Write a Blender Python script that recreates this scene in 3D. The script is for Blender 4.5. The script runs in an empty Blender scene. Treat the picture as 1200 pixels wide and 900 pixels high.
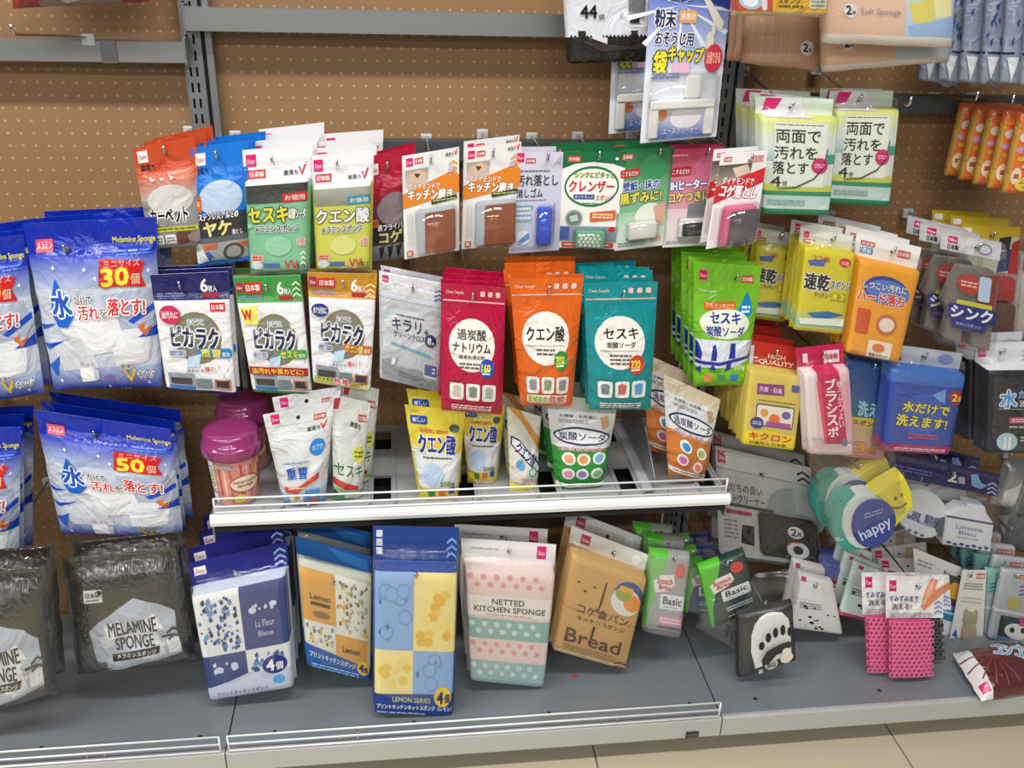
import bpy, bmesh, math, random
from mathutils import Vector, Matrix, noise

S = bpy.context.scene
COL = S.collection
# ---------------------------------------------------------------- camera
CP = Vector((.3275, -1.6427, 1.4339)); YAW, PITCH, ROLL, FPX = .1283, .4367, .028, 1085.75
_cy, _sy, _cp, _sp = math.cos(YAW), math.sin(YAW), math.cos(PITCH), math.sin(PITCH)
CF = Vector((_sy*_cp, _cy*_cp, -_sp)); _r = Vector((_cy, -_sy, 0)); _u = _r.cross(CF)
CR = _r*math.cos(ROLL) + _u*math.sin(ROLL); CU = _u*math.cos(ROLL) - _r*math.sin(ROLL)
cam_d = bpy.data.cameras.new('camera'); cam = bpy.data.objects.new('camera', cam_d); COL.objects.link(cam)
cam_d.sensor_width = 36; cam_d.lens = FPX/1200*36; cam_d.clip_start = .01
cam.matrix_world = Matrix(((CR.x, CU.x, -CF.x, CP.x), (CR.y, CU.y, -CF.y, CP.y), (CR.z, CU.z, -CF.z, CP.z), (0, 0, 0, 1)))
S.camera = cam
# ---------------------------------------------------------------- world, lamps, exposure
W = bpy.data.worlds.new('store'); S.world = W; W.use_nodes = True
W.node_tree.nodes['Background'].inputs[0].default_value = (.93, .97, 1, 1)
W.node_tree.nodes['Background'].inputs[1].default_value = .17
def lamp(x, y, z, sx, sy, power, tilt=0):
    l = bpy.data.lights.new('ceiling_tube', 'AREA'); l.shape = 'RECTANGLE'; l.size = sx; l.size_y = sy; l.energy = power
    l.color = (1, .98, .95)
    o = bpy.data.objects.new('ceiling_tube', l); o.location = (x, y, z); o.rotation_euler = (tilt, 0, 0); COL.objects.link(o)
for lx in (-2.4, -.8, .8):
    for ly in (-1.15, -3.2, -5.3, -7.4): lamp(lx, ly, 2.75, 1.2, .16, 33)
S.view_settings.view_transform = 'Standard'; S.view_settings.look = 'None'
S.view_settings.exposure = -.14; S.view_settings.gamma = 1; S.view_settings.use_curve_mapping = False

# ---------------------------------------------------------------- helpers
def ray(px, py): return CF + CR*((px-600)/FPX) - CU*((py-450)/FPX)
def at(px, py, Y):
    d = ray(px, py); return CP + d*((Y-CP.y)/d.y)
def on_plane(px, py, p0, n):
    d = ray(px, py); return CP + d*((p0-CP).dot(n)/d.dot(n))
def lin(h):
    if isinstance(h, str):
        h = h.lstrip('#'); c = [int(h[i:i+2], 16)/255 for i in (0, 2, 4)]
        return tuple(x/12.92 if x <= .04045 else ((x+.055)/1.055)**2.4 for x in c) + (1.,)
    return tuple(h)
MATS = {}
def nt(m): return m.node_tree.nodes, m.node_tree.links
def add_bump(m, scale, strength, dist=.002, stretch=(1, 1, 1), detail=3):
    N, L = nt(m); b = N['Principled BSDF']
    tc = N.new('ShaderNodeTexCoord'); mp = N.new('ShaderNodeMapping'); mp.inputs['Scale'].default_value = stretch
    n = N.new('ShaderNodeTexNoise'); n.inputs['Scale'].default_value = scale; n.inputs['Detail'].default_value = detail
    n.inputs['Distortion'].default_value = 1.2
    bp = N.new('ShaderNodeBump'); bp.inputs['Strength'].default_value = strength; bp.inputs['Distance'].default_value = dist
    L.new(tc.outputs['Object'], mp.inputs[0]); L.new(mp.outputs[0], n.inputs['Vector']); L.new(n.outputs[0], bp.inputs['Height'])
    L.new(bp.outputs[0], b.inputs['Normal'])
def mat(color, rough=.5, metal=0, bump=None, key=None, spec=.5, coat=0):
    k = (color, rough, metal, bump, key, coat)
    if k in MATS: return MATS[k]
    m = bpy.data.materials.new('surface_' + (key or str(color).lstrip('#'))); m.use_nodes = True
    b = m.node_tree.nodes['Principled BSDF']
    b.inputs['Base Color'].default_value = lin(color); b.inputs['Roughness'].default_value = rough; b.inputs['Metallic'].default_value = metal
    b.inputs['Specular IOR Level'].default_value = spec; b.inputs['Coat Weight'].default_value = coat; b.inputs['Coat Roughness'].default_value = .08
    if bump: add_bump(m, *bump)
    MATS[k] = m; return m
def film_mat(name, tint=(1, 1, 1), gloss=.055, rough=.1, bumps=.9, scale=32, veil=0.0):
    m = bpy.data.materials.new(name); m.use_nodes = True; N, L = nt(m); N.clear()
    o = N.new('ShaderNodeOutputMaterial'); tr = N.new('ShaderNodeBsdfTransparent'); tr.inputs[0].default_value = (*tint, 1)
    gl = N.new('ShaderNodeBsdfGlossy'); gl.inputs['Roughness'].default_value = rough
    fr = N.new('ShaderNodeLayerWeight'); fr.inputs[0].default_value = .25
    ma = N.new('ShaderNodeMath'); ma.operation = 'MULTIPLY_ADD'; ma.inputs[1].default_value = .34; ma.inputs[2].default_value = gloss
    mx = N.new('ShaderNodeMixShader')
    tc = N.new('ShaderNodeTexCoord'); n = N.new('ShaderNodeTexNoise'); n.inputs['Scale'].default_value = scale; n.inputs['Distortion'].default_value = 2
    bp = N.new('ShaderNodeBump'); bp.inputs['Strength'].default_value = bumps; bp.inputs['Distance'].default_value = .004
    L.new(tc.outputs['Object'], n.inputs['Vector']); L.new(n.outputs[0], bp.inputs['Height']); L.new(bp.outputs[0], gl.inputs['Normal']); L.new(bp.outputs[0], fr.inputs['Normal'])
    L.new(fr.outputs['Facing'], ma.inputs[0]); L.new(ma.outputs[0], mx.inputs[0])
    if veil > 0:
        df = N.new('ShaderNodeBsdfDiffuse'); df.inputs[0].default_value = (.8, .82, .84, 1); mv = N.new('ShaderNodeMixShader'); mv.inputs[0].default_value = veil
        L.new(tr.outputs[0], mv.inputs[1]); L.new(df.outputs[0], mv.inputs[2]); L.new(mv.outputs[0], mx.inputs[1])
    else: L.new(tr.outputs[0], mx.inputs[1])
    L.new(gl.outputs[0], mx.inputs[2]); L.new(mx.outputs[0], o.inputs[0])
    return m
FILM = film_mat('clear_film'); BLISTER = film_mat('clear_blister', gloss=.06, rough=.05, bumps=.12, scale=12)
CLOUDY = film_mat('cloudy_film', gloss=.06, veil=.12); SMOKE = film_mat('smoked_film', tint=(.62, .6, .57), gloss=.08, bumps=.8, scale=28)
PINKCLEAR = film_mat('pink_clear_plastic', tint=(.82, .16, .42), gloss=.08, bumps=.05, scale=8, veil=.12)
def print_mat(name, rough, bump, coat=0):
    m = bpy.data.materials.new(name); m.use_nodes = True; N, L = nt(m); b = N['Principled BSDF']
    a = N.new('ShaderNodeAttribute'); a.attribute_name = 'Col'; L.new(a.outputs['Color'], b.inputs['Base Color'])
    b.inputs['Roughness'].default_value = rough; b.inputs['Coat Weight'].default_value = coat; b.inputs['Coat Roughness'].default_value = .1
    if bump: add_bump(m, *bump)
    return m
PR_FILM = print_mat('printed_film', .24, (18, .9, .010)); PR_CARD = print_mat('printed_card', .42, None); PR_CLOTH = print_mat('printed_sponge', .75, (260, .3, .001))
PR_POUCH = print_mat('printed_pouch', .2, (17, 1., .012))
PR = dict(film=PR_FILM, card=PR_CARD, cloth=PR_CLOTH, pouch=PR_POUCH)
METAL = mat('#97999a', .34, .6, key='grey_metal'); CHROME = mat('#c9cbcc', .18, 1, key='chrome_wire'); WHITEM = mat('#e9ecec', .35, key='white_enamel')
DECK = mat('#7a8086', .3, .2, (60, .03), key='dark_grey_steel')
def mesh_obj(name, me, m, parent=None, smooth=False):
    o = bpy.data.objects.new(name, me); COL.objects.link(o)
    if m is not None and len(me.materials) == 0: me.materials.append(m)
    if smooth:
        me.polygons.foreach_set('use_smooth', [True]*len(me.polygons))
    if parent is not None: o.parent = parent
    return o
def bm_obj(name, bm, m, parent=None, smooth=False):
    me = bpy.data.meshes.new(name); bm.to_mesh(me); bm.free(); return mesh_obj(name, me, m, parent, smooth)
def box_bm(x0, x1, y0, y1, z0, z1, bev=0, bm=None, seg=2):
    b = bm or bmesh.new(); r = bmesh.ops.create_cube(b, size=1)
    for v in r['verts']: v.co = Vector(((x0+x1)/2+v.co.x*(x1-x0), (y0+y1)/2+v.co.y*(y1-y0), (z0+z1)/2+v.co.z*(z1-z0)))
    if bev:
        es = list({e for v in r['verts'] for e in v.link_edges}); bmesh.ops.bevel(b, geom=es, offset=bev, segments=seg, affect='EDGES', profile=.5)
    return b
def tube(bm, pts, r, n=7, closed=False):
    pts = [Vector(p) for p in pts]; rings = []
    for i, p in enumerate(pts):
        if closed: t = (pts[(i+1) % len(pts)]-pts[i-1]).normalized()
        else: t = (pts[min(i+1, len(pts)-1)]-pts[max(i-1, 0)]).normalized()
        a = t.cross(Vector((0, 0, 1)));  a = a if a.length > .1 else t.cross(Vector((1, 0, 0)))
        a.normalize(); b = t.cross(a)
        rings.append([bm.verts.new(p+a*r*math.cos(k*2*math.pi/n)+b*r*math.sin(k*2*math.pi/n)) for k in range(n)])
    for i in range(len(rings)-(0 if closed else 1)):
        A, B = rings[i], rings[(i+1) % len(rings)]
        for k in range(n): bm.faces.new((A[k], A[(k+1) % n], B[(k+1) % n], B[k]))
    if not closed: bm.faces.new(rings[0][::-1]); bm.faces.new(rings[-1])
    return bm
def extrude_profile(bm, prof, x0, x1):
    A = [bm.verts.new((x0, y, z)) for y, z in prof]; B = [bm.verts.new((x1, y, z)) for y, z in prof]
    for k in range(len(prof)): bm.faces.new((A[k], A[(k+1) % len(prof)], B[(k+1) % len(prof)], B[k]))
    bm.faces.new(A[::-1]); bm.faces.new(B); bmesh.ops.recalc_face_normals(bm, faces=bm.faces[:]); return bm
def lathe(bm, prof, n=28, cx=0, cy=0):
    rings = [[bm.verts.new((cx+r*math.cos(k*2*math.pi/n), cy+r*math.sin(k*2*math.pi/n), z)) for k in range(n)] for r, z in prof]
    for A, B in zip(rings, rings[1:]):
        for k in range(n): bm.faces.new((A[k], A[(k+1) % n], B[(k+1) % n], B[k]))
    bm.faces.new(rings[0][::-1]); bm.faces.new(rings[-1]); return bm
def tag(o, label, cat, group=None, kind=None):
    o['label'] = label
    if cat: o['category'] = cat
    if group: o['group'] = group
    if kind: o['kind'] = kind
    return o
def empty(name, M):
    o = bpy.data.objects.new(name, None); o.empty_display_size = .02; COL.objects.link(o); o.matrix_world = M; return o
def copy_tree(o, parent=None):
    c = o.copy(); COL.objects.link(c); c.parent = parent
    for ch in o.children: copy_tree(ch, c)
    return c

# ---------------------------------------------------------------- printed artwork: flat shapes in per cent of the panel
PINK = '#d3186f'; RED = '#d0252b'; WHT = '#f2f2f0'; BLK = '#17171a'; NAVY = '#1b2457'
def R(x0, y0, x1, y1, c, r=0, rot=0, c2=None): return ('R', x0, y0, x1, y1, c, r, rot, c2)
def G(x0, y0, x1, y1, c, c2): return ('R', x0, y0, x1, y1, c, 0, 0, c2)
def E(x0, y0, x1, y1, c): return ('E', x0, y0, x1, y1, c)
def P(c, *p): return ('P', c, p)
def T(s, x0, y0, x1, y1, c, o=None, ow=.06, b=.02, rot=0): return ('T', s, x0, y0, x1, y1, c, o, ow, b, rot)
def V(s, x0, y0, x1, y1, c, o=None, b=.02, rot=0):
    n = len(s); h = (y1-y0)/n
    return [T(ch, x0, y0+i*h+h*.06, x1, y0+(i+1)*h-h*.06, c, o, .06, b, rot) for i, ch in enumerate(s)]
def Lm(x0, y0, x1, y1, c, n=2, seed=0):
    rg = random.Random(seed+n); out = []; h = (y1-y0)/n
    for i in range(n):
        x = x0
        while x < x1-1:
            w = min(rg.uniform(4, 11), x1-x); out.append(R(x, y0+i*h+h*.2, x+w*.86, y0+i*h+h*.72, c)); x += w
    return ('M', out)
def DA(x0, y0, x1, y1, c=PINK): return [R(x0, y0, x1, y1, c), T('Daiso', x0+(x1-x0)*.15, y0+(y1-y0)*.35, x1-(x1-x0)*.15, y0+(y1-y0)*.68, WHT, b=0)]
def JP(x0, y0, x1, y1, c=RED): return [R(x0, y0, x1, y1, c), T('日本製', x0+(x1-x0)*.1, y0+(y1-y0)*.2, x1-(x1-x0)*.1, y1-(y1-y0)*.2, WHT)]
def CH(x0, y0, x1, y1, c, n=3):
    out = []; h = (y1-y0)/n; t = h*.38; xm = (x0+x1)/2
    for i in range(n):
        y = y0+i*h
        out.append(P(c, (x0, y+h*.62), (xm, y), (x1, y+h*.62), (x1, y+h*.62+t), (xm, y+t), (x0, y+h*.62+t)))
    return out
def flat(a):
    for e in a:
        if isinstance(e, list): yield from flat(e)
        else: yield e
TXT = {}
def text_geo(s, off):
    k = (s, round(off, 3))
    if k in TXT: return TXT[k]
    c = bpy.data.curves.new('t', 'FONT'); c.body = s; c.resolution_u = 2; c.offset = off
    o = bpy.data.objects.new('t', c); COL.objects.link(o); bpy.context.view_layer.update()
    ev = o.evaluated_get(bpy.context.evaluated_depsgraph_get()); me = ev.to_mesh()
    g = ([tuple(v.co[:2]) for v in me.vertices], [tuple(p.vertices) for p in me.polygons])
    ev.to_mesh_clear(); bpy.data.objects.remove(o); bpy.data.curves.remove(c); TXT[k] = g; return g
def art_bm(art, us, vs, asp, lay=.00011, diag=None):
    """2-D polygons (u, v, layer) with a colour layer, cut along the grid lines of the panel."""
    big = bmesh.new(); big.verts.layers.float_color.new('Col'); small = bmesh.new(); small.verts.layers.float_color.new('Col')
    def poly(pts, c, z, c2=None, faces=None, y0=0, y1=1):
        ext = max(max(p[1] for p in pts)-min(p[1] for p in pts), 0 if faces else max(p[0] for p in pts)-min(p[0] for p in pts))
        isml = ext < (7.5 if faces else 3.5); bm = small if isml else big; z += .0005 if isml else 0; cl = bm.verts.layers.float_color['Col']
        ca = lin(c); cb = lin(c2) if c2 else None; vv = []
        for x, y in pts:
            v = bm.verts.new((x/100, y/100, z))
            if cb:
                t = min(1, max(0, (y-y0)/max(1e-6, y1-y0))); v[cl] = [a*(1-t)+b*t for a, b in zip(ca, cb)]
            else: v[cl] = ca
            vv.append(v)
        for f in (faces or [range(len(pts))]):
            try: bm.faces.new([vv[i] for i in f])
            except ValueError: pass
    def rotate(pts, rot, cx, cy):
        if not rot: return pts
        c, s = math.cos(math.radians(rot)), math.sin(math.radians(rot)); k = asp   # asp = W/H, rotate in metric space
        return [(cx+(x-cx)*c+(y-cy)/k*s, cy-(x-cx)*k*s+(y-cy)*c) for x, y in pts]
    todo = []
    for i, e in enumerate(flat(art)):
        if e[0] == 'M': todo += [((i+1)*lay+k*lay*.012, q) for k, q in enumerate(flat(e[1]))]
        else: todo.append(((i+1)*lay, e))
    for z, e in todo:
        if e[0] == 'R':
            _, x0, y0, x1, y1, c, r, rot, c2 = e
            if r:
                rx = min(r, (x1-x0)/2); ry = min(r*asp, (y1-y0)/2); pts = []
                for qx, qy, a0 in ((x1-rx, y0+ry, -90), (x1-rx, y1-ry, 0), (x0+rx, y1-ry, 90), (x0+rx, y0+ry, 180)):
                    for k in range(4): a = math.radians(a0+k*30); pts.append((qx+rx*math.cos(a), qy+ry*math.sin(a)))
            else: pts = [(x0, y0), (x1, y0), (x1, y1), (x0, y1)]
            poly(rotate(pts, rot, (x0+x1)/2, (y0+y1)/2), c, z, c2, None, y0, y1)
        elif e[0] == 'E':
            _, x0, y0, x1, y1, c = e; n = 22 if x1-x0 > 8 else 10
            poly([((x0+x1)/2+(x1-x0)/2*math.cos(k*2*math.pi/n), (y0+y1)/2+(y1-y0)/2*math.sin(k*2*math.pi/n)) for k in range(n)], c, z)
        elif e[0] == 'P': poly(e[2], e[1], z)
        else:
            _, s, x0, y0, x1, y1, c, o, ow, b, rot = e
            base = text_geo(s, 0); xs = [p[0] for p in base[0]]; ys = [p[1] for p in base[0]]
            if not xs: continue
            ax, bx, ay, by = min(xs), max(xs), min(ys), max(ys)
            hh = (y1-y0)/max(1e-6, by-ay); passes = []       # bold and outline: the glyphs laid out again, shifted a little
            if o: passes += [(ow*math.cos(k*math.pi/4)*hh/asp, ow*math.sin(k*math.pi/4)*hh, o, z-lay*.6+k*lay*.03) for k in range(8)]
            if b > .01: passes += [(b*.8*math.cos(k*math.pi/2+.7)*hh/asp, b*.8*math.sin(k*math.pi/2+.7)*hh, c, z-lay*.3+k*lay*.03) for k in range(4)]
            else: passes += [(0, 0, c, z)]
            for dx, dy_, cc, zz in passes:
                pts = [(x0+dx+(x-ax)/max(1e-6, bx-ax)*(x1-x0), y0+dy_+(by-y)/max(1e-6, by-ay)*(y1-y0)) for x, y in base[0]]
                poly(rotate(pts, rot, (x0+x1)/2, (y0+y1)/2), cc, zz, None, base[1])
    bm = big
    for axis, lines in ((0, us), (1, vs)):
        for t in lines:
            if not 0 < t < 1: continue
            n = Vector((1, 0, 0)) if axis == 0 else Vector((0, 1, 0))
            bmesh.ops.bisect_plane(bm, geom=bm.verts[:]+bm.edges[:]+bm.faces[:], plane_co=n*t, plane_no=n, dist=1e-6)
    if diag:                                               # the body's quads are split along the same diagonals
        v0, du, dv, n_ = diag; n = Vector((1/du, 1/dv, 0)).normalized()
        for k in range(1, n_): bmesh.ops.bisect_plane(bm, geom=bm.verts[:]+bm.edges[:]+bm.faces[:], plane_co=Vector((k*du, v0, 0)), plane_no=n, dist=1e-6)
    if len(small.verts):
        me = bpy.data.meshes.new('tmp'); small.to_mesh(me); bm.from_mesh(me); bpy.data.meshes.remove(me)
    small.free(); return bm

# ---------------------------------------------------------------- package surfaces
def se(t, p): return max(0., 1-abs(2*t-1)**p)**(1/p)
def depth_fn(kind, T_, hv, m, b, amp, seed):
    so = Vector((seed*3.7, seed*1.3, seed*.7))
    def wr(u, v): return amp*noise.noise(Vector((u*4.2, v*5.5, 0))+so)*min(1, 6*min(u, 1-u, v, 1-v)) if amp else 0
    def f(u, v):
        if kind == 'card': return 0.
        w = (v-hv)/(1-hv-b) if hv+b < 1 else 0
        uu = (u-m)/(1-2*m)
        if not (0 < w < 1 and 0 < uu < 1): return wr(u, v)*.5
        if kind == 'pouch':
            prof = (min(1, w/.62)**.8) if w < .62 else 1-.55*((w-.62)/.38)**2
            return T_*se(uu, 2.2)*prof + wr(u, v)
        if kind == 'bag': return T_*se(uu, 2.4)*se(w, 2.4) + wr(u, v)
        if kind == 'flat': return T_*se(uu, 5)*se(w, 6) + wr(u, v)
        return T_*se(uu, 14)*se(w, 14) + wr(u, v)*.3     # block
    return f
def lines(kind, hv, m, b, nu, nv):
    if kind == 'card': return [0, 1], [0, 1]
    def seg(a, c, n, dense):
        out = []
        for i in range(n+1):
            t = i/n
            if dense: t = .5+.5*math.copysign(1-(1-abs(2*t-1))**3 if True else 0, 2*t-1)
            out.append(a+(c-a)*t)
        return out
    dense = kind in ('block', 'flat')
    us = ([0] if m else [])+seg(m, 1-m, nu, dense)+([1] if m else [])
    vs = (seg(0, hv, 3, False)[:-1] if hv else [])+seg(hv, 1-b, nv, dense)+([1] if b else [])
    return us, vs
class Pack:
    def __init__(s, quad, Y, yaw=0, tilt=0, kind='flat', T=.01, hv=0., m=0., b=0., amp=0., seed=1, nu=10, nv=12, wave=0, curve=0):
        n = Matrix.Rotation(yaw, 3, 'Z') @ Matrix.Rotation(tilt, 3, 'X') @ Vector((0, -1, 0))
        p0 = at(*quad[0], Y); pts = [on_plane(*q, p0, n) for q in quad]       # TL TR BL BR
        R3 = Matrix.Rotation(yaw, 3, 'Z') @ Matrix.Rotation(tilt, 3, 'X')
        o = (pts[2]+pts[3])/2; inv = R3.inverted()
        s.c = [inv @ (p-o) for p in pts]; s.M = Matrix.Translation(o) @ R3.to_4x4()
        s.W = (pts[1]-pts[0]).length; s.H = ((pts[2]+pts[3])/2-(pts[0]+pts[1])/2).length
        s.d = depth_fn(kind, T, hv, m, b, amp, seed); s.us, s.vs = lines(kind, hv, m, b, nu, nv)
        s.nu, s.nv = nu, nv; s.kind, s.T, s.hv, s.m, s.b, s.wave, s.seed, s.curve = kind, T, hv, m, b, wave, seed, curve
    def xy(s, u, v):
        a, b, c, d = s.c
        if s.wave:
            u = .5+(u-.5)*(1+s.wave*noise.noise(Vector((s.seed, v*7, u)))); v = v+s.wave*.5*noise.noise(Vector((u*6, s.seed+5, 0)))*(1 if v > .9 else 0)
        return (a*(1-u)+b*u)*(1-v)+(c*(1-u)+d*u)*v
    def pt(s, u, v, off=0):
        p = s.xy(u, v); return Vector((p.x, -s.d(u, v)-off-s.curve*math.sin(math.pi*v), p.z))
    def lpt(s, u, v, off=0):          # on the facets of the body, not on the ideal surface
        if s.kind == 'card': return s.pt(u, v, off)
        def br(a, t):
            import bisect
            i = min(max(bisect.bisect_right(a, t)-1, 0), len(a)-2); return i, (t-a[i])/(a[i+1]-a[i])
        u = min(max(u, 0), 1); v = min(max(v, 0), 1)
        i, fu = br(s.us, u); j, fv = br(s.vs, v)
        def g(i, j):
            if (i, j) not in s.cache: s.cache[i, j] = s.pt(s.us[i], s.vs[j])
            return s.cache[i, j]
        if fu+fv <= 1: p = g(i, j)*(1-fu-fv)+g(i+1, j)*fu+g(i, j+1)*fv
        else: p = g(i+1, j+1)*(fu+fv-1)+g(i+1, j)*(1-fv)+g(i, j+1)*(1-fu)
        return Vector((p.x, p.y-off, p.z))
    def body(s, v0=0., v1=1., u0=0., u1=1., back=.0006, sym=.0, off=0):
        us = sorted({u for u in s.us if u0 < u < u1} | {u0, u1}); vs = sorted({v for v in s.vs if v0 < v < v1} | {v0, v1})
        bm = bmesh.new()
        Fv = [[bm.verts.new(s.pt(u, v, off)) for u in us] for v in vs]
        Bv = []
        for v in vs:
            row = []
            for u in us:
                p = s.xy(u, v); row.append(bm.verts.new((p.x, back+s.d(u, v)*sym+off-s.curve*math.sin(math.pi*v), p.z)))
            Bv.append(row)
        nv, nu = len(vs), len(us)
        for j in range(nv-1):
            for i in range(nu-1):
                bm.faces.new((Fv[j][i], Fv[j+1][i], Fv[j][i+1])); bm.faces.new((Fv[j+1][i], Fv[j+1][i+1], Fv[j][i+1])); bm.faces.new((Bv[j][i], Bv[j][i+1], Bv[j+1][i+1], Bv[j+1][i]))
        for j in range(nv-1):
            bm.faces.new((Fv[j][0], Bv[j][0], Bv[j+1][0], Fv[j+1][0])); bm.faces.new((Fv[j][-1], Fv[j+1][-1], Bv[j+1][-1], Bv[j][-1]))
        for i in range(nu-1):
            bm.faces.new((Fv[0][i], Fv[0][i+1], Bv[0][i+1], Bv[0][i])); bm.faces.new((Fv[-1][i], Bv[-1][i], Bv[-1][i+1], Fv[-1][i+1]))
        return bm
    def art(s, a, off=.0003):
        bm = art_bm(a, s.us, s.vs, s.W/s.H, diag=(s.hv, 1/s.nu, (1-s.hv-s.b)/s.nv, s.nu+s.nv) if s.kind in ('bag', 'pouch') else None)
        s.cache = {}
        for v in bm.verts: v.co = s.lpt(v.co.x, v.co.y, v.co.z+off)
        for f in bm.faces:
            if f.normal.length == 0: f.normal_update()
        bm.normal_update()
        bad = [f for f in bm.faces if f.normal.y > 0]
        if bad: bmesh.ops.reverse_faces(bm, faces=bad)
        return bm
    def block(s, x0, y0, x1, y1, dep, bev=.003, bm=None, base=0):     # a slab standing proud of the panel, rectangle in per cent
        bm = bm or bmesh.new(); r = bmesh.ops.create_cube(bm, size=1)
        for v in r['verts']:
            p = s.xy((x0+(x1-x0)*(v.co.x+.5))/100, (y1+(y0-y1)*(v.co.z+.5))/100)
            v.co = Vector((p.x, -base-dep*(.5-v.co.y), p.z))
        es = list({e for v in r['verts'] for e in v.link_edges})
        if bev: bmesh.ops.bevel(bm, geom=es, offset=bev, segments=2, affect='EDGES')
        return bm
ORD = ['', 'second', 'third', 'fourth', 'fifth', 'sixth', 'seventh', 'eighth']
def hook(p_base, p_tip, holding, r=.0021):
    o = empty('wire_hook', Matrix.Translation(p_base)); b = Vector((0, 0, 0)); t = Vector(p_tip)-Vector(p_base)
    bm = bmesh.new(); f = t.normalized(); e = t
    tube(bm, [b, e-f*.006, e-f*.002+Vector((0, 0, .002)), e+Vector((0, 0, .007)), e+f*.001+Vector((0, 0, .014))], r)
    bm_obj('arm', bm, CHROME, o, True)
    bm_obj('clip', box_bm(-.010, .010, -.006, .004, -.012, .006, .002), mat('#c6c8c8', .35, .2, key='clip'), o)
    tag(o, 'steel wire hook '+holding, 'hook', 'wire display hooks'); return o
rnd = random.Random(7)
def pk(name, label, cat, group, quad, Y, art, kind='flat', T=.01, hv=0., m=0., b=0., amp=0., n=1, dy=.014, yaw=0., tilt=0.,
       body='#dddddd', bodyname='bag', brough=.35, bmat=None, header=None, sym=.6, pr='film', film=None, hole=(50, 6), hookto=True, extra=None,
       seed=None, wave=0., jit=1., nu=10, nv=12, where='on its hook', lift=0., curve=0, hooklab=None, drift=(0, 0), back=.0006):
    if len(quad) == 3: quad = (*quad, (quad[1][0]+quad[2][0]-quad[0][0], quad[1][1]+quad[2][1]-quad[0][1]))
    seed = seed or rnd.randint(1, 90)
    if kind in ('block', 'card'): sym = 0
    if film and kind in ('block', 'card', 'flat'): dy = max(dy, T+.013)
    p = Pack(quad, Y, yaw, tilt, kind, T, hv, m, b, amp, seed, nu, nv, wave, curve)
    root = empty(name, p.M)
    bm_ = bmat or mat(body or '#dddddd', brough, 0, (30, .35, .004) if kind in ('bag', 'pouch', 'flat') else ((240, .35, .001) if kind == 'block' else None))
    smooth = kind != 'card'
    holder = root
    if header:
        bm_obj('header', p.body(0, hv), mat(header, .38, key='header'+header), root)
        bm_obj(bodyname, p.body(hv, 1-b, m, 1-m, sym=sym, back=back), bm_, root, smooth)
    else:
        if body is not None: holder = bm_obj(bodyname, p.body(0, 1-b, m, 1-m, sym=sym, back=back), bm_, root, smooth)
    if art:
        a = list(art)
        if hole: a.append(E(hole[0]-2.2, hole[1]-2.2*p.W/p.H, hole[0]+2.2, hole[1]+2.2*p.W/p.H, '#2a2826'))
        bm_obj('printed_front', p.art(a), PR[pr], holder if (film or extra) else root, smooth)
    if extra: extra(p, root)
    if film:
        q = Pack(quad, Y, yaw, tilt, 'flat' if kind in ('card', 'block', 'flat') else kind, T+.0025, hv*.4, 0, 0, .0035, seed+3, nu, nv, wave*.5)
        bm_obj('clear_wrap', q.body(hv*.4 if header else 0, 1, off=.0022, sym=sym), film, root, True)
    short = label
    root_label = label if n == 1 else label+', front one '+where
    tag(root, root_label, cat, group if n > 1 else None)
    for i in range(1, n):
        c = copy_tree(root)
        J = Matrix.Translation((rnd.uniform(-1, 1)*.004*jit+drift[0]*i, dy*i, rnd.uniform(-1, 1)*.003*jit+lift*i+drift[1]*i))
        c.matrix_world = J @ p.M @ Matrix.Rotation(rnd.uniform(-1, 1)*.035*jit, 4, 'Y')
        c['label'] = label+', '+ORD[i]+' '+where
    if hookto:
        hp = p.M @ p.pt(hole[0]/100, hole[1]/100)
        tip = hp+Vector((0, -.012, -.002)); base = Vector((hp.x, .008, hp.z+.002+(0 if hookto is True else hookto)))
        hook(base, tip, hooklab or ('carrying the '+(group or label)))
    return p, root

# ================================================================ the shelving
def plain(name, bm, m, kind='structure', smooth=False, label=None, cat=None):
    o = bm_obj(name, bm, m, None, smooth)
    if kind: o['kind'] = kind
    if label: tag(o, label, cat)
    return o
# perforated brown back panels, one per bay
peg = bpy.data.materials.new('perforated_brown_board'); peg.use_nodes = True; N, L = nt(peg); b = N['Principled BSDF']; b.inputs['Roughness'].default_value = .55
tc = N.new('ShaderNodeTexCoord'); sx = N.new('ShaderNodeSeparateXYZ'); L.new(tc.outputs['Object'], sx.inputs[0])
def mth(op, a, c=None, v=None):
    n = N.new('ShaderNodeMath'); n.operation = op; L.new(a, n.inputs[0])
    if c is not None: L.new(c, n.inputs[1])
    if v is not None: n.inputs[1].default_value = v
    return n.outputs[0]
PITCHM = .0205
def cell(o):
    f = mth('FRACT', mth('MULTIPLY', o, None, 1/PITCHM)); d = mth('SUBTRACT', f, None, .5); return mth('MULTIPLY', d, d)
dot = mth('LESS_THAN', mth('ADD', cell(sx.outputs[0]), cell(sx.outputs[2])), None, .0125)
nz = N.new('ShaderNodeTexNoise'); nz.inputs['Scale'].default_value = 3.5; nz.inputs['Detail'].default_value = 4; L.new(tc.outputs['Object'], nz.inputs['Vector'])
rp = N.new('ShaderNodeMix'); rp.data_type = 'RGBA'; rp.inputs['A'].default_value = lin('#906c47'); rp.inputs['B'].default_value = lin('#9c7852'); L.new(nz.outputs[0], rp.inputs['Factor'])
mx = N.new('ShaderNodeMix'); mx.data_type = 'RGBA'; mx.inputs['B'].default_value = lin('#b89c74'); L.new(dot, mx.inputs['Factor']); L.new(rp.outputs['Result'], mx.inputs['A'])
L.new(mx.outputs['Result'], b.inputs['Base Color'])
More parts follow.
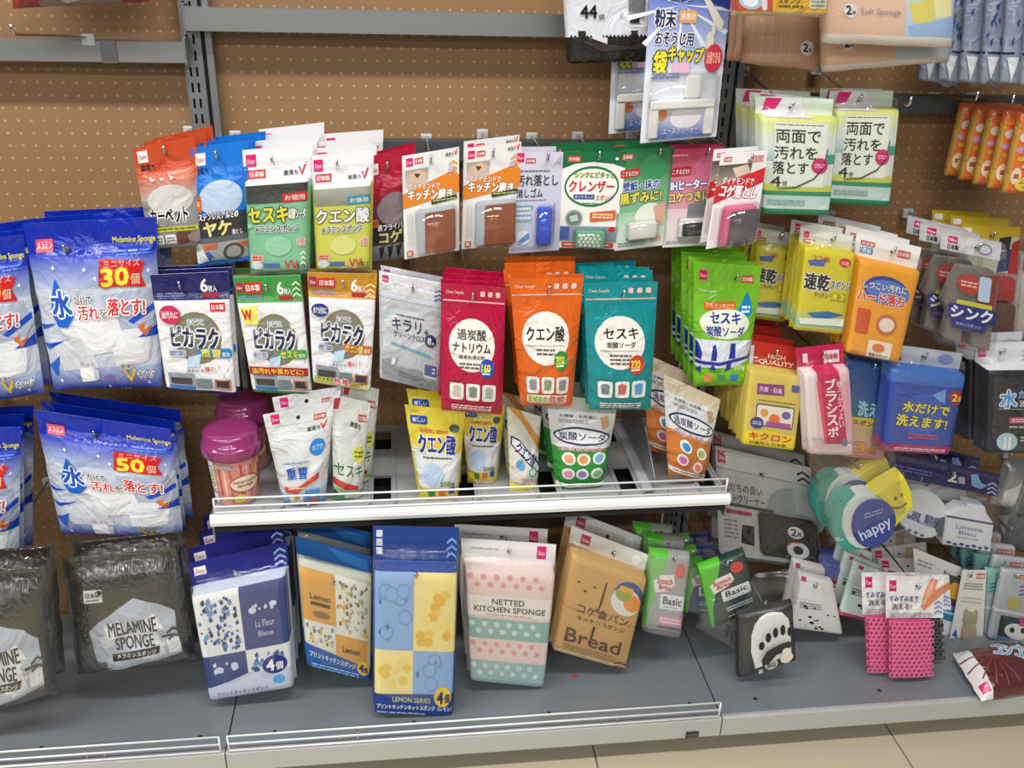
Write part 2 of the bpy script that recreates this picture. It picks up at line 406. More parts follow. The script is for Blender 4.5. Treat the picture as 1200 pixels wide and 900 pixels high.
for i, x in enumerate((-.9, 0, .9)):
    plain('wall_back_'+('left', 'middle', 'right')[i], box_bm(x-.018 if i == 0 else x+.024, x+.882 if i < 2 else 2.0, .022, .034, .1, 2.15), peg)
# slotted upright posts
def upright(x, label):
    o = empty('upright_post', Matrix.Translation((x, 0, .1))); tag(o, label, 'post', 'slotted upright posts')
    bm = bmesh.new(); z0, z1, pit = 0., 2.05, .025; xs = (-.0115, -.0068, -.0032, .0032, .0068, .0155)
    zt = [z0]; k = 0
    base = (1.2671-.1) % pit
    while base+k*pit+.0075 < z1:
        a = base+k*pit; zt += [max(z0, a-.0075), a+.0075]; k += 1
    zt.append(z1)
    vs = {}
    def gv(i, j):
        if (i, j) not in vs: vs[i, j] = bm.verts.new((xs[i], -.003, zt[j]))
        return vs[i, j]
    for j in range(len(zt)-1):
        for i in range(5):
            if i in (1, 3) and j % 2 == 1: continue
            if zt[j+1]-zt[j] < 1e-6: continue
            bm.faces.new((gv(i, j), gv(i+1, j), gv(i+1, j+1), gv(i, j+1)))
    bm_obj('slotted_face', bm, METAL, o)
    bm_obj('channel', box_bm(-.0112, .0152, .012, .02, 0, 2.05), mat('#141414', .7), o)
    for a, c, nm in ((-.0135, -.0115, 'flange'), (.0155, .0165, 'flange')): bm_obj(nm, box_bm(a, c, -.004, .03, 0, 2.05), METAL, o)
    bm_obj('groove', box_bm(.0166, .0225, .006, .03, 0, 2.05), mat('#222222', .6), o)
    bm_obj('side_strip', box_bm(.0226, .034, -.004, .03, 0, 2.05, .001), METAL, o)
upright(0, 'grey slotted steel upright post between left and middle bay'); upright(.9, 'grey slotted steel upright post hidden behind the pouches beside right bay')
def crossbar(x0, x1, ztop, h, label, m=METAL, extras=()):
    o = empty('crossbar', Matrix.Translation(((x0+x1)/2, 0, ztop-h))); tag(o, label, 'crossbar'); w = (x1-x0)/2
    bm_obj('rail', extrude_profile(bmesh.new(), [(-.034, 0), (-.034, h), (-.03, h+.0008), (-.008, h+.0008), (-.008, h-.003), (-.031, h-.003), (-.031, .003), (-.008, .003), (-.008, 0)], -w, w), m, o)
    for s in (-1, 1): bm_obj('end_plate', box_bm(s*w-.0015, s*w+.0015, -.035, -.0032, -.004, h+.006, .0008), METAL, o)
    for x in extras:
        bm_obj('bracket', box_bm(x-.0005-w-.012, x-w+.012, -.0365, -.0342, -.001, h+.001, .0008), CHROME, o)
    return o
crossbar(0, .9, 1.342, .0345, 'flat grey steel crossbar at top of middle bay')
crossbar(-.9, -.004, 1.290, .031, 'flat grey steel crossbar of left bay with a bracket', extras=(.78,))
crossbar(.002, .898, 1.137, .033, 'dark steel crossbar behind the top row of middle bay', mat('#5b6265', .45, .6))
crossbar(.93, 1.9, 1.2195, .029, 'dark steel crossbar behind the sponge packs of right bay', mat('#565c5f', .45, .6))
# base decks: one per bay
def deck(x0, x1, label, rail):
    o = empty('base_deck', Matrix.Translation(((x0+x1)/2, -.19, 0))); tag(o, label, 'shelf', 'base decks of the three bays'); w = (x1-x0)/2-.0012
    bm_obj('top_sheet', box_bm(-w, w, -.2, .2, .138, .15, .001), DECK, o)
    pr = [(-.2125, .1495), (-.2065, .1512), (-.200, .1502), (-.2, .105), (-.206, .105), (-.2125, .109)]
    bm_obj('front_lip', extrude_profile(bmesh.new(), pr, -w, w), mat('#c2c4c3', .34, .35, key='lip'), o)
    bm_obj('kick_plate', box_bm(-w, w, -.15, -.14, .062, .105), mat('#3a3b3c', .5, .3), o)
    hol = mat('#0c0c0c', .8)
    for x in (-.37, -.12, .13, .40): bm_obj('peg_hole', lathe(bmesh.new(), [(.0038, .1501), (.0036, .1504)], 10, x, -.168), hol, o)
    if rail:
        r = empty('wire_rail', Matrix.Translation(((x0+x1)/2, -.4, .15))); tag(r, rail, 'rail', 'low wire shelf fences')
        rx = w-.006
        for z in (.005, .021, .0385):
            bm_obj('wire', tube(bmesh.new(), [(-rx, 0, z), (rx, 0, z)], .0018), WHITEM, r, True)
        for s in (-1, 1): bm_obj('end_wire', tube(bmesh.new(), [(s*rx, 0, .002), (s*rx, 0, .0385)], .0018), WHITEM, r, True)
        for x in (-.25, -.22, .22, .25): bm_obj('post_wire', tube(bmesh.new(), [(x, .002, .0), (x, .002, .0385)], .0013), CHROME, r, True)
    return o
deck(-.9, 0, 'dark grey base deck of the left bay', 'low wire fence along front edge of left base deck')
deck(0, .9, 'dark grey base deck of the middle bay', 'low wire fence along front edge of middle base deck')
deck(.9, 1.8, 'dark grey base deck of the right bay without a wire fence', None)
vent = empty('leveling_vent', Matrix.Translation((.845, -.403, .118))); tag(vent, 'small black slotted vent at right end of middle base deck front', 'vent')
bm_obj('vent_frame', box_bm(-.012, .012, -.0022, -.0002, -.008, .006), mat('#161616', .6), vent)
for k in range(3): bm_obj('slat', box_bm(-.011, .011, -.0032, -.0024, -.006+k*.004, -.0045+k*.004), mat('#6b6458', .6), vent)
# middle shelf with cut-outs
sh = empty('wire_front_shelf', Matrix.Translation((.45, -.14, .56))); tag(sh, 'white and grey perforated metal shelf between the hook rows', 'shelf')
bm = bmesh.new(); xs = [-.447]; hx = [-.312+.1467*k for k in range(6)]
for x in hx: xs += [x-.0155, x+.0155]
xs = [x for x in xs if x < .447]+[.447]; ys = [-.143, -.112, -.036, .06, .13, .155]
def sz(y): return .004+(y+.143)*.02
for side in (0, 1):
    g = [[bm.verts.new((x, y, sz(y)-side*.004)) for x in xs] for y in ys]
    for j in range(5):
        for i in range(len(xs)-1):
            if j in (1, 3) and i % 2 == 1: continue
            q = (g[j][i], g[j][i+1], g[j+1][i+1], g[j+1][i]); bm.faces.new(q if side == 0 else q[::-1])
bm_obj('panel', bm, mat('#a7aaac', .45, .15, key='shelf_grey'), sh)
bm_obj('underside', box_bm(-.447, .447, -.14, .154, -.03, -.022), mat('#1a1b1c', .7), sh)
for x in hx:
    for s in (-1, 1):
        bm_obj('rib', box_bm(x+s*.022-.0022, x+s*.022+.0022, -.142, .154, .003, .0095, .0012), mat('#a7aaac', .45, .15, key='shelf_grey'), sh)
lip = [(-.143, .008), (-.146, .0095), (-.150, .009), (-.1535, .004), (-.155, -.003), (-.1535, -.010), (-.149, -.0125), (-.143, -.0125)]
bm_obj('front_lip', extrude_profile(bmesh.new(), lip, -.4495, .4495), WHITEM, sh, False)
for s in (-1, 1): bm_obj('bracket', box_bm(s*.4485-.0015, s*.4485+.0015, -.14, .15, -.045, .006, .001), METAL, sh)
r = empty('wire_rail', Matrix.Translation((.45, -.287, .569))); tag(r, 'low wire fence along the front of the white middle shelf', 'rail', 'low wire shelf fences')
for z in (.004, .0155, .031): bm_obj('wire', tube(bmesh.new(), [(-.441, 0, z), (.441, 0, z)], .0017), WHITEM, r, True)
for s in (-1, 1): bm_obj('end_wire', tube(bmesh.new(), [(s*.441, 0, .001), (s*.441, 0, .031)], .0017), WHITEM, r, True)
for x in (-.36, -.325, -.01, .015, .31, .335): bm_obj('post_wire', tube(bmesh.new(), [(x, .001, 0), (x, .001, .016)], .0012), CHROME, r, True)
dv = empty('shelf_divider', Matrix.Translation((.765, -.15, .566))); tag(dv, 'grey sheet metal divider standing on the middle shelf beside orange pouch', 'divider')
bm_obj('foot', box_bm(-.018, .0, -.12, .14, .004, .0055), mat('#c3c6c8', .4, .2), dv)
bmd = bmesh.new(); extrude_profile(bmd, [(-.115, .004), (-.115, .03), (-.03, .085), (.14, .085), (.14, .004)], -.0008, .0008)
bm_obj('fin', bmd, mat('#8b8e91', .4, .3), dv)
# floor and its tiles
plain('floor', box_bm(-2.5, 4, -8, .1, .03, .058), mat('#6f675b', .8))
fl = bpy.data.objects['floor']; TM = mat('#b9ae97', .42, 0, (9, .03), key='floor_tile')
tile = box_bm(-.2945, .2945, -.2945, .2945, .058, .062, .0012); tme = bpy.data.meshes.new('tile'); tile.to_mesh(tme); tile.free(); tme.materials.append(TM)
for i in range(-3, 4):
    for j in range(-5, 1):
        o = bpy.data.objects.new('tile', tme); COL.objects.link(o); o.parent = fl; o.location = (.964+i*.592, -.02+j*.592, 0)
scrap = plain('paper_scrap', box_bm(-.006, .006, -.002, .004, 0, .0012, .0003), mat('#b8332c', .6), None, label='tiny red scrap lying on the middle base deck', cat='scrap')
scrap.location = (.645, -.27, .1503); scrap.rotation_euler = (0, 0, .5)

# ================================================================ goods, top row of the middle bay
def blue_bag_art(sub='30'):
    return [R(0, 0, 100, 100, '#c6cedd'), R(0, 0, 100, 17, '#0b2aa5'), G(0, 17, 100, 36, '#0b2fb4', '#b2c0de'), G(0, 84, 100, 100, '#a9bade', '#0a36b0'),
        P('#dadee6', (10, 50), (40, 40), (60, 55), (30, 70)), P('#adb7cc', (55, 40), (95, 38), (100, 60), (70, 62)), P('#e2e5ea', (60, 62), (95, 60), (90, 82), (62, 84)),
        P('#d6dbe5', (8, 66), (40, 66), (48, 84), (15, 86)), P('#e8eaee', (30, 55), (66, 50), (74, 72), (40, 76)),
        P('#1449c0', (76, 56), (99, 46), (99, 50), (80, 58)), P('#1449c0', (84, 66), (100, 60), (100, 67)), P('#1a50c4', (0, 70), (22, 66), (4, 73)), P('#1a50c4', (0, 58), (16, 56), (2, 61)),
        P('#2b62cc', (0, 84), (14, 76), (8, 90)), P('#d8703a', (84, 60), (90, 57), (89, 62), (96, 60), (91, 66), (87, 63)),
        T('Melamine Sponge', 66, 9.5, 99, 14, '#e9e23c', b=.015), Lm(70, 16, 98, 19.5, '#4d78d8', 2, 3),
        R(7, 9, 20, 16, '#d94e6c', 1), T('メラミン', 8, 10.5, 19, 14.5, WHT),
        P('#c52024', (57, 20), (92, 23), (88, 30), (92, 37), (55, 35)), T('ミニサイズ', 60, 21, 88, 25, '#f3a29b', b=.03), T(sub, 58, 25.5, 78, 35, '#f4e24a', '#d6491d', .1, .05), T('個', 80, 29, 87, 35, '#f0c0a0'),
        P('#1b63c9', (20, 30), (27, 40), (32, 52), (26, 58), (18, 58), (13, 50), (16, 40)), T('水', 15, 37, 31, 52, '#1d58c4', '#f5f7fa', .09, .05),
        T('だけで', 34, 40, 48, 45, BLK, WHT, .08), T('汚れ', 36, 46, 53, 54, RED, '#f6f2f2', .1, .03), T('を', 54, 47.5, 60, 53, BLK, WHT, .08), T('落とす!', 61, 42.5, 90, 52.5, RED, '#f6f2f2', .1, .03, -3),
        T('激落ち', 66, 82.5, 79, 85.5, BLK, WHT, .07), P('#d7b23a', (68, 86), (71, 86), (74, 91), (77, 86), (80, 86), (74.5, 95)), T('キング', 81, 87, 95, 92, BLK, WHT, .1, .03),
        P('#f1f1f4', (30, 84), (42, 83), (43, 92), (31, 93)), P('#c8ccd8', (42, 83), (47, 85), (47, 91), (43, 92)), T('カット', 31, 80, 44, 82.5, '#cc4a4a'), E(50, 89, 60, 92, '#8b5dc0'),
        [P('#ffffff', (x, y-1.6), (x+.6, y-.3), (x+2, y), (x+.6, y+.3), (x, y+1.6), (x-.6, y+.3), (x-2, y), (x-.6, y-.3)) for x, y in ((20, 24), (45, 25), (53, 30), (94, 28), (12, 92), (54, 97), (90, 95))]]
BLUE = dict(kind='bag', T=.024, hv=.13, amp=.005, wave=.02, body='#1a3cae', nu=14, nv=16, sym=.3)
pk('melamine_sponge_bag', 'big blue white bag of thirty melamine sponges beside carpet bags', 'sponge bag', 'upper blue melamine bags', ((27, 262), (183, 254), (64, 456), (190, 452)), -.19, blue_bag_art('30'), n=3, dy=.04, hole=(31, 15), **BLUE)
pk('melamine_sponge_bag', 'upper blue melamine bag cut off at photo edge', 'sponge bag', 'upper blue melamine bags at the photo edge', ((-112, 290), (27, 275), (-80, 480), (52, 460)), -.19, blue_bag_art('30'), n=3, dy=.04, hole=(31, 15), **BLUE)
pk('melamine_sponge_bag', 'lower blue melamine bag with the slanted header', 'sponge bag', 'lower blue melamine bags', ((40, 480), (200, 503), (72, 625), (216, 632)), -.19, blue_bag_art('50'), n=3, dy=.035, hole=(43, 12), **BLUE)
pk('melamine_sponge_bag', 'lower blue melamine bag cut off at photo edge', 'sponge bag', 'lower blue melamine bags at the photo edge', ((-120, 505), (25, 500), (-100, 690), (22, 668)), -.20, blue_bag_art('50'), n=3, dy=.04, hole=(38, 12), **BLUE)
TOP = -.175
pk('carpet_sponge_bag', 'orange and grey carpet cleaning sponge bag', 'sponge bag', 'orange carpet sponge bags', ((155, 174), (228, 160), (176, 291), (243, 287)), TOP, [
    R(0, 0, 100, 100, '#908e8d'), R(0, 0, 100, 27, '#c24a26'), G(0, 27, 100, 52, '#cb5a34', '#b9aba6'), E(12, 38, 88, 66, '#cfcac8'), R(6, 4, 22, 15, WHT), T('Daiso', 8, 7.5, 20, 11.5, PINK, b=0), T('激落ち', 8, 17, 32, 23, BLK), P(RED, (33, 17), (35, 17), (36, 20), (40, 15), (42, 15), (37, 24)),
    T('カーペット', 13, 60, 76, 74, BLK, WHT, .1, .05), R(10, 78, 90, 83, '#c7cb3a'), Lm(12, 79, 86, 82, '#5a5c20', 1, 4), R(11, 86, 29, 96, '#e9e9e7', 3), R(32, 86, 50, 96, '#e9e9e7', 3), Lm(13, 88, 27, 94, '#777777', 2), Lm(34, 88, 48, 94, '#777777', 2),
    P('#6b3b30', (52, 84), (78, 84), (80, 95), (52, 97)), P('#8d8078', (70, 88), (92, 82), (96, 94), (74, 96)), [P('#efe6e0', (20+i*16, 29+i % 2*2), (30+i*16, 32), (24+i*16, 34)) for i in range(3)]],
   kind='bag', T=.010, hv=.25, amp=.004, wave=.02, body='#b5502f', n=3, dy=.026, hole=(52, 9), drift=(.012, .003))
pk('stainless_sponge_bag', 'bright blue stainless and aluminium cleaning sponge bag', 'sponge bag', 'blue stainless sponge bags', ((223, 174), (291, 164), (232, 312), (292, 305)), TOP, [
    R(0, 0, 100, 100, '#1673d2'), R(0, 55, 100, 75, '#33363c'), E(10, 28, 90, 58, '#b9cbe6'), R(0, 75, 100, 80, '#5a5f66'), R(0, 80, 100, 96, '#9a9da0'), R(8, 5, 25, 15, WHT), T('Daiso', 10, 8, 23, 12, PINK, b=0), T('激落ち', 6, 17, 30, 22, NAVY),
    P('#d0652a', (0, 41), (14, 39), (16, 52), (0, 54)), T('頑固な', 1, 44, 13, 48, '#f4e58a'), T('ステンレスアルミの', 9, 54.5, 82, 60, WHT, NAVY, .1, .04), T('ヤケ', 17, 62, 68, 74, '#e6dc92', '#5b4a1c', .08, .05), T('落とし', 70, 70, 90, 74.5, WHT),
    R(14, 81, 42, 85, '#cf5b2c', 1, 4), R(74, 82, 98, 86, '#cf5b2c', 1, 4), E(52, 82, 92, 97, '#3c3d3f'), E(58, 84, 86, 95, '#8b8c8a'), E(16, 87, 30, 96, '#2e62a8'), P('#d9dbdc', (0, 88), (14, 84), (24, 96), (2, 97))],
   kind='bag', T=.009, hv=.2, amp=.004, wave=.02, body='#1a70c8', n=3, dy=.026, hole=(46, 10), drift=(.006, .003))
def melamine_art(main, dark, txt, small, flag):
    return [R(0, 0, 100, 100, main), R(0, 0, 100, 26, '#e9e8ea'), DA(4, 4, 19, 14), JP(6, 16, 32, 23), T('激落ち', 58, 18, 80, 22, BLK), P(RED, (80, 16), (83, 16), (85, 20), (90, 13), (93, 13), (86, 23)),
        G(4, 26, 96, 40, '#2c2f2e' if flag else '#a9ab9c', '#454a46' if flag else '#8b8d80'), R(58, 33, 96, 40, RED if flag else '#1f8fb5', 0, 3), T('お徳用', 62, 34.5, 92, 38.5, '#f3ead8'),
        T(txt, 6, 43, 66 if flag else 94, 55, '#e8e23c' if flag else WHT, BLK, .09, .05), (T('炭酸ソーダ', 67, 45, 94, 53, '#f0f0e0', '#20304a', .08, .04) if flag else []), T('メラミンスポンジ', 14, 57, 82, 63, NAVY, WHT, .1, .04),
        E(28, 66, 72, 82, dark), T('6個', 80, 68, 92, 74, RED, WHT, .08), R(6, 81, 26, 87, '#e6a9a0', 1), Lm(8, 82, 24, 86, '#b0302c', 2), E(6, 86, 24, 93, '#c9dfe0'), R(26, 88, 52, 92, '#3a62a8', 1), T('VV', 60, 86, 82, 93, RED, b=.03), T('落とす', 80, 88, 95, 93, '#503028'),
        T('ふたつのパワー', 8, 94, 58, 98, '#a23a2c' if flag else '#c08a20', WHT, .07), P(dark, (2, 55), (14, 57), (2, 60)), CH(86, 78, 95, 90, '#e6f2e2')]
MW = dict(kind='block', T=.022, hv=.24, m=.03, b=.05, header='#e9e8ea', bodyname='sponge_block', film=FILM, pr='card')
pk('melamine_sponge_pack', 'pale green melamine sponge pack with white header', 'sponge pack', 'pale green melamine packs', ((284, 176), (366, 168), (294, 320), (363, 320)), TOP, melamine_art('#7fc79c', '#98d4b0', 'セスキ', '', 1), body='#7fc79c', n=4, dy=.026, hole=(43, 11), **MW, drift=(.004, .004))
pk('melamine_sponge_pack', 'lemon yellow melamine sponge pack with white header', 'sponge pack', 'lemon yellow melamine packs', ((364, 182), (438, 176), (371, 318), (436, 316)), TOP, melamine_art('#d3d453', '#dfe08a', 'クエン酸', '', 0)[:-2]+[T('まぜるな', 8, 94, 42, 99, '#e8e23c', '#3a7a2a', .09, .04), T('危険', 44, 93, 74, 99.4, RED, WHT, .1, .05)], body='#d3d453', n=4, dy=.026, hole=(42, 10), **MW, drift=(.004, .004))
pk('iron_pan_sponge_bag', 'dark red and black burnt pan sponge bag', 'sponge bag', 'dark red pan sponge bags', ((427, 185), (487, 170), (434, 307), (488, 300)), TOP+.03, [
    R(0, 0, 100, 100, '#32323a'), R(0, 0, 100, 34, '#b01335'), G(0, 34, 100, 58, '#a81a3c', '#4a3038'), R(0, 84, 100, 100, '#8a8b8c'), E(20, 36, 90, 66, '#8f7f88'), R(8, 8, 26, 18, WHT), T('Daiso', 10, 11, 24, 15, PINK, b=0),
    T('鉄フライパンの', 20, 64, 92, 70, WHT, NAVY, .1, .04), T('コゲ', 22, 71, 70, 82, '#e3d98c', '#4a3a14', .08, .05), [P('#26262c', (20+i*18, 86), (34+i*18, 84), (24+i*18, 99)) for i in range(4)], R(4, 58, 22, 66, '#c65a20', 2)],
   kind='bag', T=.009, hv=.22, amp=.004, wave=.02, body='#8e1a34', n=2, dy=.03, hole=(45, 14))
def blister_card(blocks, bx):
    def ex(p, root):
        first = root
        for x0, y0, x1, y1, dep, base, c, nm in blocks:
            o = bm_obj(nm, p.block(x0, y0, x1, y1, dep, .0015 if dep > .002 else 0, base=base), mat(c, .8, 0, (300, .4, .001)), first, False)
            if first is root: first = o
        if bx: bm_obj('blister', p.block(bx[0], bx[1], bx[2], bx[3], bx[4], .004), BLISTER, root, True)
    return ex
dia = [R(0, 0, 100, 100, '#e6e5e3'), DA(7, 3, 19, 11), JP(22, 4, 37, 9.5), G(5, 14, 45, 30, '#a79a8c', '#cfc9c2'), P('#d9b79d', (12, 18), (30, 15), (44, 20), (34, 25), (14, 27)), P('#40362e', (20, 18), (32, 19), (26, 23)),
    P('#e08322', (0, 36), (92, 20), (100, 26), (100, 42), (0, 50)), CH(82, 11, 97, 26, '#e3a24a', 3), T('ダイヤモンドで', 10, 28, 66, 34.5, WHT, '#c96512', .07, .02, -7), T('キッチン磨き', 9, 35, 88, 45, WHT, '#6b3512', .07, .05, -7),
    R(50, 45, 96, 49, '#2c3d24', 0, 6), Lm(53, 46, 94, 48, '#c9d26a', 1), T('激落ち', 76, 3.5, 90, 6.5, BLK), P(RED, (90, 2.5), (92, 2.5), (93, 5), (96, 1), (98, 1), (94, 7)), R(5, 92, 16, 98, '#c05a3a', 1), Lm(7, 93, 14, 97, WHT, 2), [R(7+i*4, 55, 8.5+i*4, 88, '#c8c4c0') for i in range(3)], E(80, 17, 90, 22, '#b9b9d6')]
dex = blister_card([(24, 54, 90, 96, .014, 0, '#b9c2c8', 'sponge'), (38, 55.5, 92, 95.5, .004, .0142, '#93573a', 'abrasive_face')], (20, 51.5, 95, 97, .021))
pk('diamond_polish_card', 'white and orange diamond kitchen polishing sponge card in front', 'sponge card', None, ((471, 183), (538, 172), (474, 304), (538, 293)), TOP-.01, dia, kind='card', bodyname='backing_card', body='#e6e5e3', pr='card', hole=(50, 9), extra=dex, hooklab='carrying the front diamond polish card')
pk('diamond_polish_card', 'white and orange diamond kitchen polishing card beside eraser cards', 'sponge card', 'diamond kitchen polishing cards', ((544, 174), (611, 166), (541, 292), (607, 286)), TOP, dia, kind='card', bodyname='backing_card', body='#e6e5e3', pr='card', hole=(50, 9), extra=dex, n=2, dy=.045)
pk('dirt_eraser_card', 'pale lilac dirt eraser card with a blue rubber block', 'eraser card', 'pale lilac dirt eraser cards', ((602, 178), (660, 178), (596, 297), (655, 293)), TOP, [
    G(0, 0, 100, 100, '#d2d0e2', '#c3c8dd'), DA(7, 1, 22, 10), JP(25, 6, 45, 11), Lm(8, 17, 75, 20, '#6a6a72', 1), T('汚れ落とし', 9, 22, 92, 33, '#2b2b30'), T('消しゴム', 10, 35.5, 62, 44.5, '#2b2b30'), Lm(10, 46, 70, 48, '#8a8a92', 1),
    R(6, 52, 44, 56, '#6fa9c4'), R(6, 58, 40, 62, '#79afc8'), R(6, 64, 42, 68, '#84b6cc'), Lm(9, 53, 40, 67, '#e6eef4', 3), E(12, 77, 42, 92, '#e3e7ef'), P('#6d93c8', (16, 88), (38, 79), (40, 86), (22, 91)), R(86, 50, 88, 84, '#8b8d9c'), Lm(5, 93.5, 60, 97.5, '#9a9eb4', 2), [P('#b3b0cc', (80+i*5, 13-i*3), (96, 4+i*4-2), (97, 6+i*4)) for i in range(3)]],
   kind='card', bodyname='backing_card', body='#cfcfe0', pr='card', n=2, dy=.035, hole=(68, 6), extra=blister_card([(53, 54, 80, 90, .016, 0, '#3e5bd0', 'rubber_block')], (48, 51, 86, 93, .019)))
pk('cleanser_sponge_card', 'green bordered cleanser sponge card with an oval title', 'sponge card', 'green cleanser sponge cards', ((660, 178), (735, 178), (655, 290), (720, 292)), TOP, [
    R(0, 0, 100, 100, '#0f6b3f'), P('#f0f2ea', (0, 17), (20, 12), (50, 10), (80, 12), (100, 16), (100, 100), (0, 100)), JP(8, 4, 28, 10, '#c4512d'), E(4, 14, 94, 56, '#17764a'), E(7, 16.5, 91, 53.5, '#f4f6f0'), T('シンクにビタッと', 20, 20, 84, 26, '#1d4f3a', '#e3d54a', .06, .03), T('クレンザー', 12, 29, 86, 40.5, '#d42027', WHT, .06, .05),
    R(20, 43, 55, 48, '#2b4a8e'), T('ダイヤモンド', 22, 44, 53, 47, WHT), T('スポンジ', 57, 43, 86, 49, '#c23530'), Lm(36, 51, 62, 53, '#5a7a5a', 1), E(8, 59, 38, 77, '#9aa29a'), E(11, 61, 35, 75, '#6f7d76'), P('#b9d2c2', (15, 66), (28, 64), (31, 70), (18, 72)), R(50, 60, 94, 70, '#d8622e', 2, 6), Lm(54, 62, 90, 68, '#f6e6c8', 2),
    G(0, 76, 100, 92, '#8d99a6', '#7d8a92'), R(0, 77, 16, 91, '#3f5f9e'), E(84, 76, 96, 82, RED), R(4, 93, 96, 98.5, '#c2463c'), Lm(8, 94.5, 90, 97, '#f0d0c8', 1), E(82, 5, 88, 8, WHT)],
   kind='card', bodyname='backing_card', body='#0f6b3f', pr='card', n=4, dy=.03, hole=(55, 5), extra=blister_card([(27, 80, 76, 97, .018, 0, '#6fae92', 'sponge')]+[(29+8*i+(j % 2)*3, 81.5+j*3.6, 33.5+8*i+(j % 2)*3, 84+j*3.6, .0015, .0182, '#e8e3cf', 'scouring_dot') for i in range(5) for j in range(4)], (22, 77, 81, 98.5, .022)))
pk('wall_eraser_card', 'dark green wall and floor scuff sponge card', 'sponge card', 'dark green scuff sponge cards', ((726, 176), (790, 172), (720, 294), (779, 287)), TOP, [
    G(0, 0, 100, 62, '#14713f', '#7fb88f'), G(0, 62, 100, 100, '#9cc6a4', '#e8ece4'), JP(6, 4, 26, 10, '#c4512d'), R(4, 19, 40, 27, '#c02a2a', 3, 4), T('こするだけ!', 7, 21, 37, 25.5, WHT), E(42, 6, 88, 32, '#3c9660'), T('壁紙・床の', 10, 31, 78, 40, '#2b3f9a', WHT, .1, .05, 2), T('黒ずみに!', 6, 42, 84, 53, '#e6d43c', '#1f2a66', .09, .05, 2),
    E(36, 54, 92, 82, '#dfe4d8'), P('#d8a08c', (70, 58), (94, 54), (92, 78), (78, 74)), Lm(6, 92, 60, 97, '#8a9a8a', 2), R(72, 88, 90, 94, '#e6b0a8', 1)],
   kind='card', bodyname='backing_card', body='#2d7d4f', pr='card', n=3, dy=.03, hole=(72, 6), extra=blister_card([(22, 72, 76, 88, .016, 0, '#dcdcd6', 'sponge')], (18, 69, 82, 91, .02)))
pk('heater_sponge_card', 'pink and white cooktop heater sponge card', 'sponge card', 'pink cooktop sponge cards', ((786, 175), (849, 172), (776, 290), (836, 287)), TOP, [
    G(0, 0, 100, 60, '#c4345c', '#d99aa8'), G(0, 60, 100, 100, '#dcc3c8', '#ecebea'), Lm(4, 5, 34, 8, '#e9b0c0', 1), R(4, 18, 42, 27, '#b81f3c', 3, 4), T('こするだけ!', 7, 20, 39, 25, WHT), E(46, 8, 92, 34, '#c96a88'), T('IHヒーターの', 6, 31, 88, 40.5, WHT, '#2430a0', .1, .05, 2), T('コケつきに!', 4, 43, 86, 53, '#e6d868', '#2a2a55', .09, .05, 2),
    P('#7d7f84', (42, 56), (80, 52), (84, 68), (42, 72)), P('#2e2b2d', (74, 54), (98, 50), (98, 82), (80, 80)), Lm(6, 93, 70, 97, '#a0a0a0', 2)],
   kind='card', bodyname='backing_card', body='#d0506f', pr='card', n=2, dy=.03, hole=(68, 6), extra=blister_card([(28, 70, 84, 89, .010, 0, '#e4e4e2', 'sponge'), (32, 73.5, 80, 87, .005, .0102, '#3f3d40', 'dark_face')], (22, 67, 90, 92, .019)))
pk('diamond_burn_card', 'white and red diamond burn remover card with pink sponge', 'sponge card', 'red diamond burn remover cards', ((845, 180), (900, 176), (827, 292), (884, 282)), -.255, [
    R(0, 0, 100, 100, '#e7e5e4'), JP(8, 4, 26, 9, '#c4512d'), G(0, 12, 70, 34, '#4f463f', '#a99b90'), P('#d8c0b0', (30, 16), (62, 13), (70, 22), (40, 26)), P('#c9242c', (0, 34), (100, 18), (100, 34), (0, 52)), T('ダイヤモンドで', 12, 26, 80, 34, WHT, '#9a161c', .07, .02, -8), T('コゲ落とし', 10, 35, 90, 48, WHT, '#8e1218', .08, .05, -10), [R(5+i*5, 56, 7+i*5, 90, '#cbc7c4') for i in range(2)], Lm(66, 4, 94, 12, '#d06a5a', 3)],
   kind='card', bodyname='backing_card', body='#e7e5e4', pr='card', n=2, dy=.04, yaw=-.12, hole=(62, 9), extra=blister_card([(22, 56, 86, 95, .024, 0, '#d8698c', 'sponge'), (34, 58, 90, 94, .005, .0242, '#5a5356', 'abrasive_face')], (16, 53, 95, 97, .031)))
# ---------------------------------------------------------------- top edge goods
pk('trash_bag_pack', 'white pack marked 44 with black bottom cut by photo top', 'bag pack', None, ((655, -80), (762, -80), (664, 74), (756, 72)), -.12, [
    R(0, 0, 100, 100, '#d7dbe3'), R(0, 79, 100, 100, '#24221f'), [P('#24221f', (3+i*4.7, 79), (5.3+i*4.7, 76.8), (7.7+i*4.7, 79)) for i in range(20)], P('#3b3835', (20, 82), (70, 86), (96, 84), (96, 88), (40, 90)),
    T('44', 17, 54, 36, 64, BLK, b=.03), T('個', 38, 61, 45, 65, '#555555'), R(74, 46, 94, 64, '#8d8f92'), [R(75+i*2.4, 47, 76.2+i*2.4, 60, '#5c5e60') for i in range(8)], Lm(76, 68, 90, 70, '#888888', 1), E(63, 60, 68, 63, '#b8bcc4')],
   kind='flat', T=.02, amp=.006, wave=.03, body='#2b2926', hole=(50, 3), hooklab='carrying the 44 pack')
def nozzle(p, root):
    wm = mat('#e9e8e4', .35)
    bmx = p.block(8, 72, 92, 78, .012, .002); p.block(8, 72, 20, 97, .010, .002, bmx); p.block(80, 77, 92, 97, .010, .002, bmx); bm_obj('bag_cap', bmx, wm, root)
    bm_obj('cap_neck', p.block(52, 56, 72, 72, .010, .003), wm, root)
    bm_obj('blister', p.block(5, 54, 95, 98, .017, .005), BLISTER, root, True)
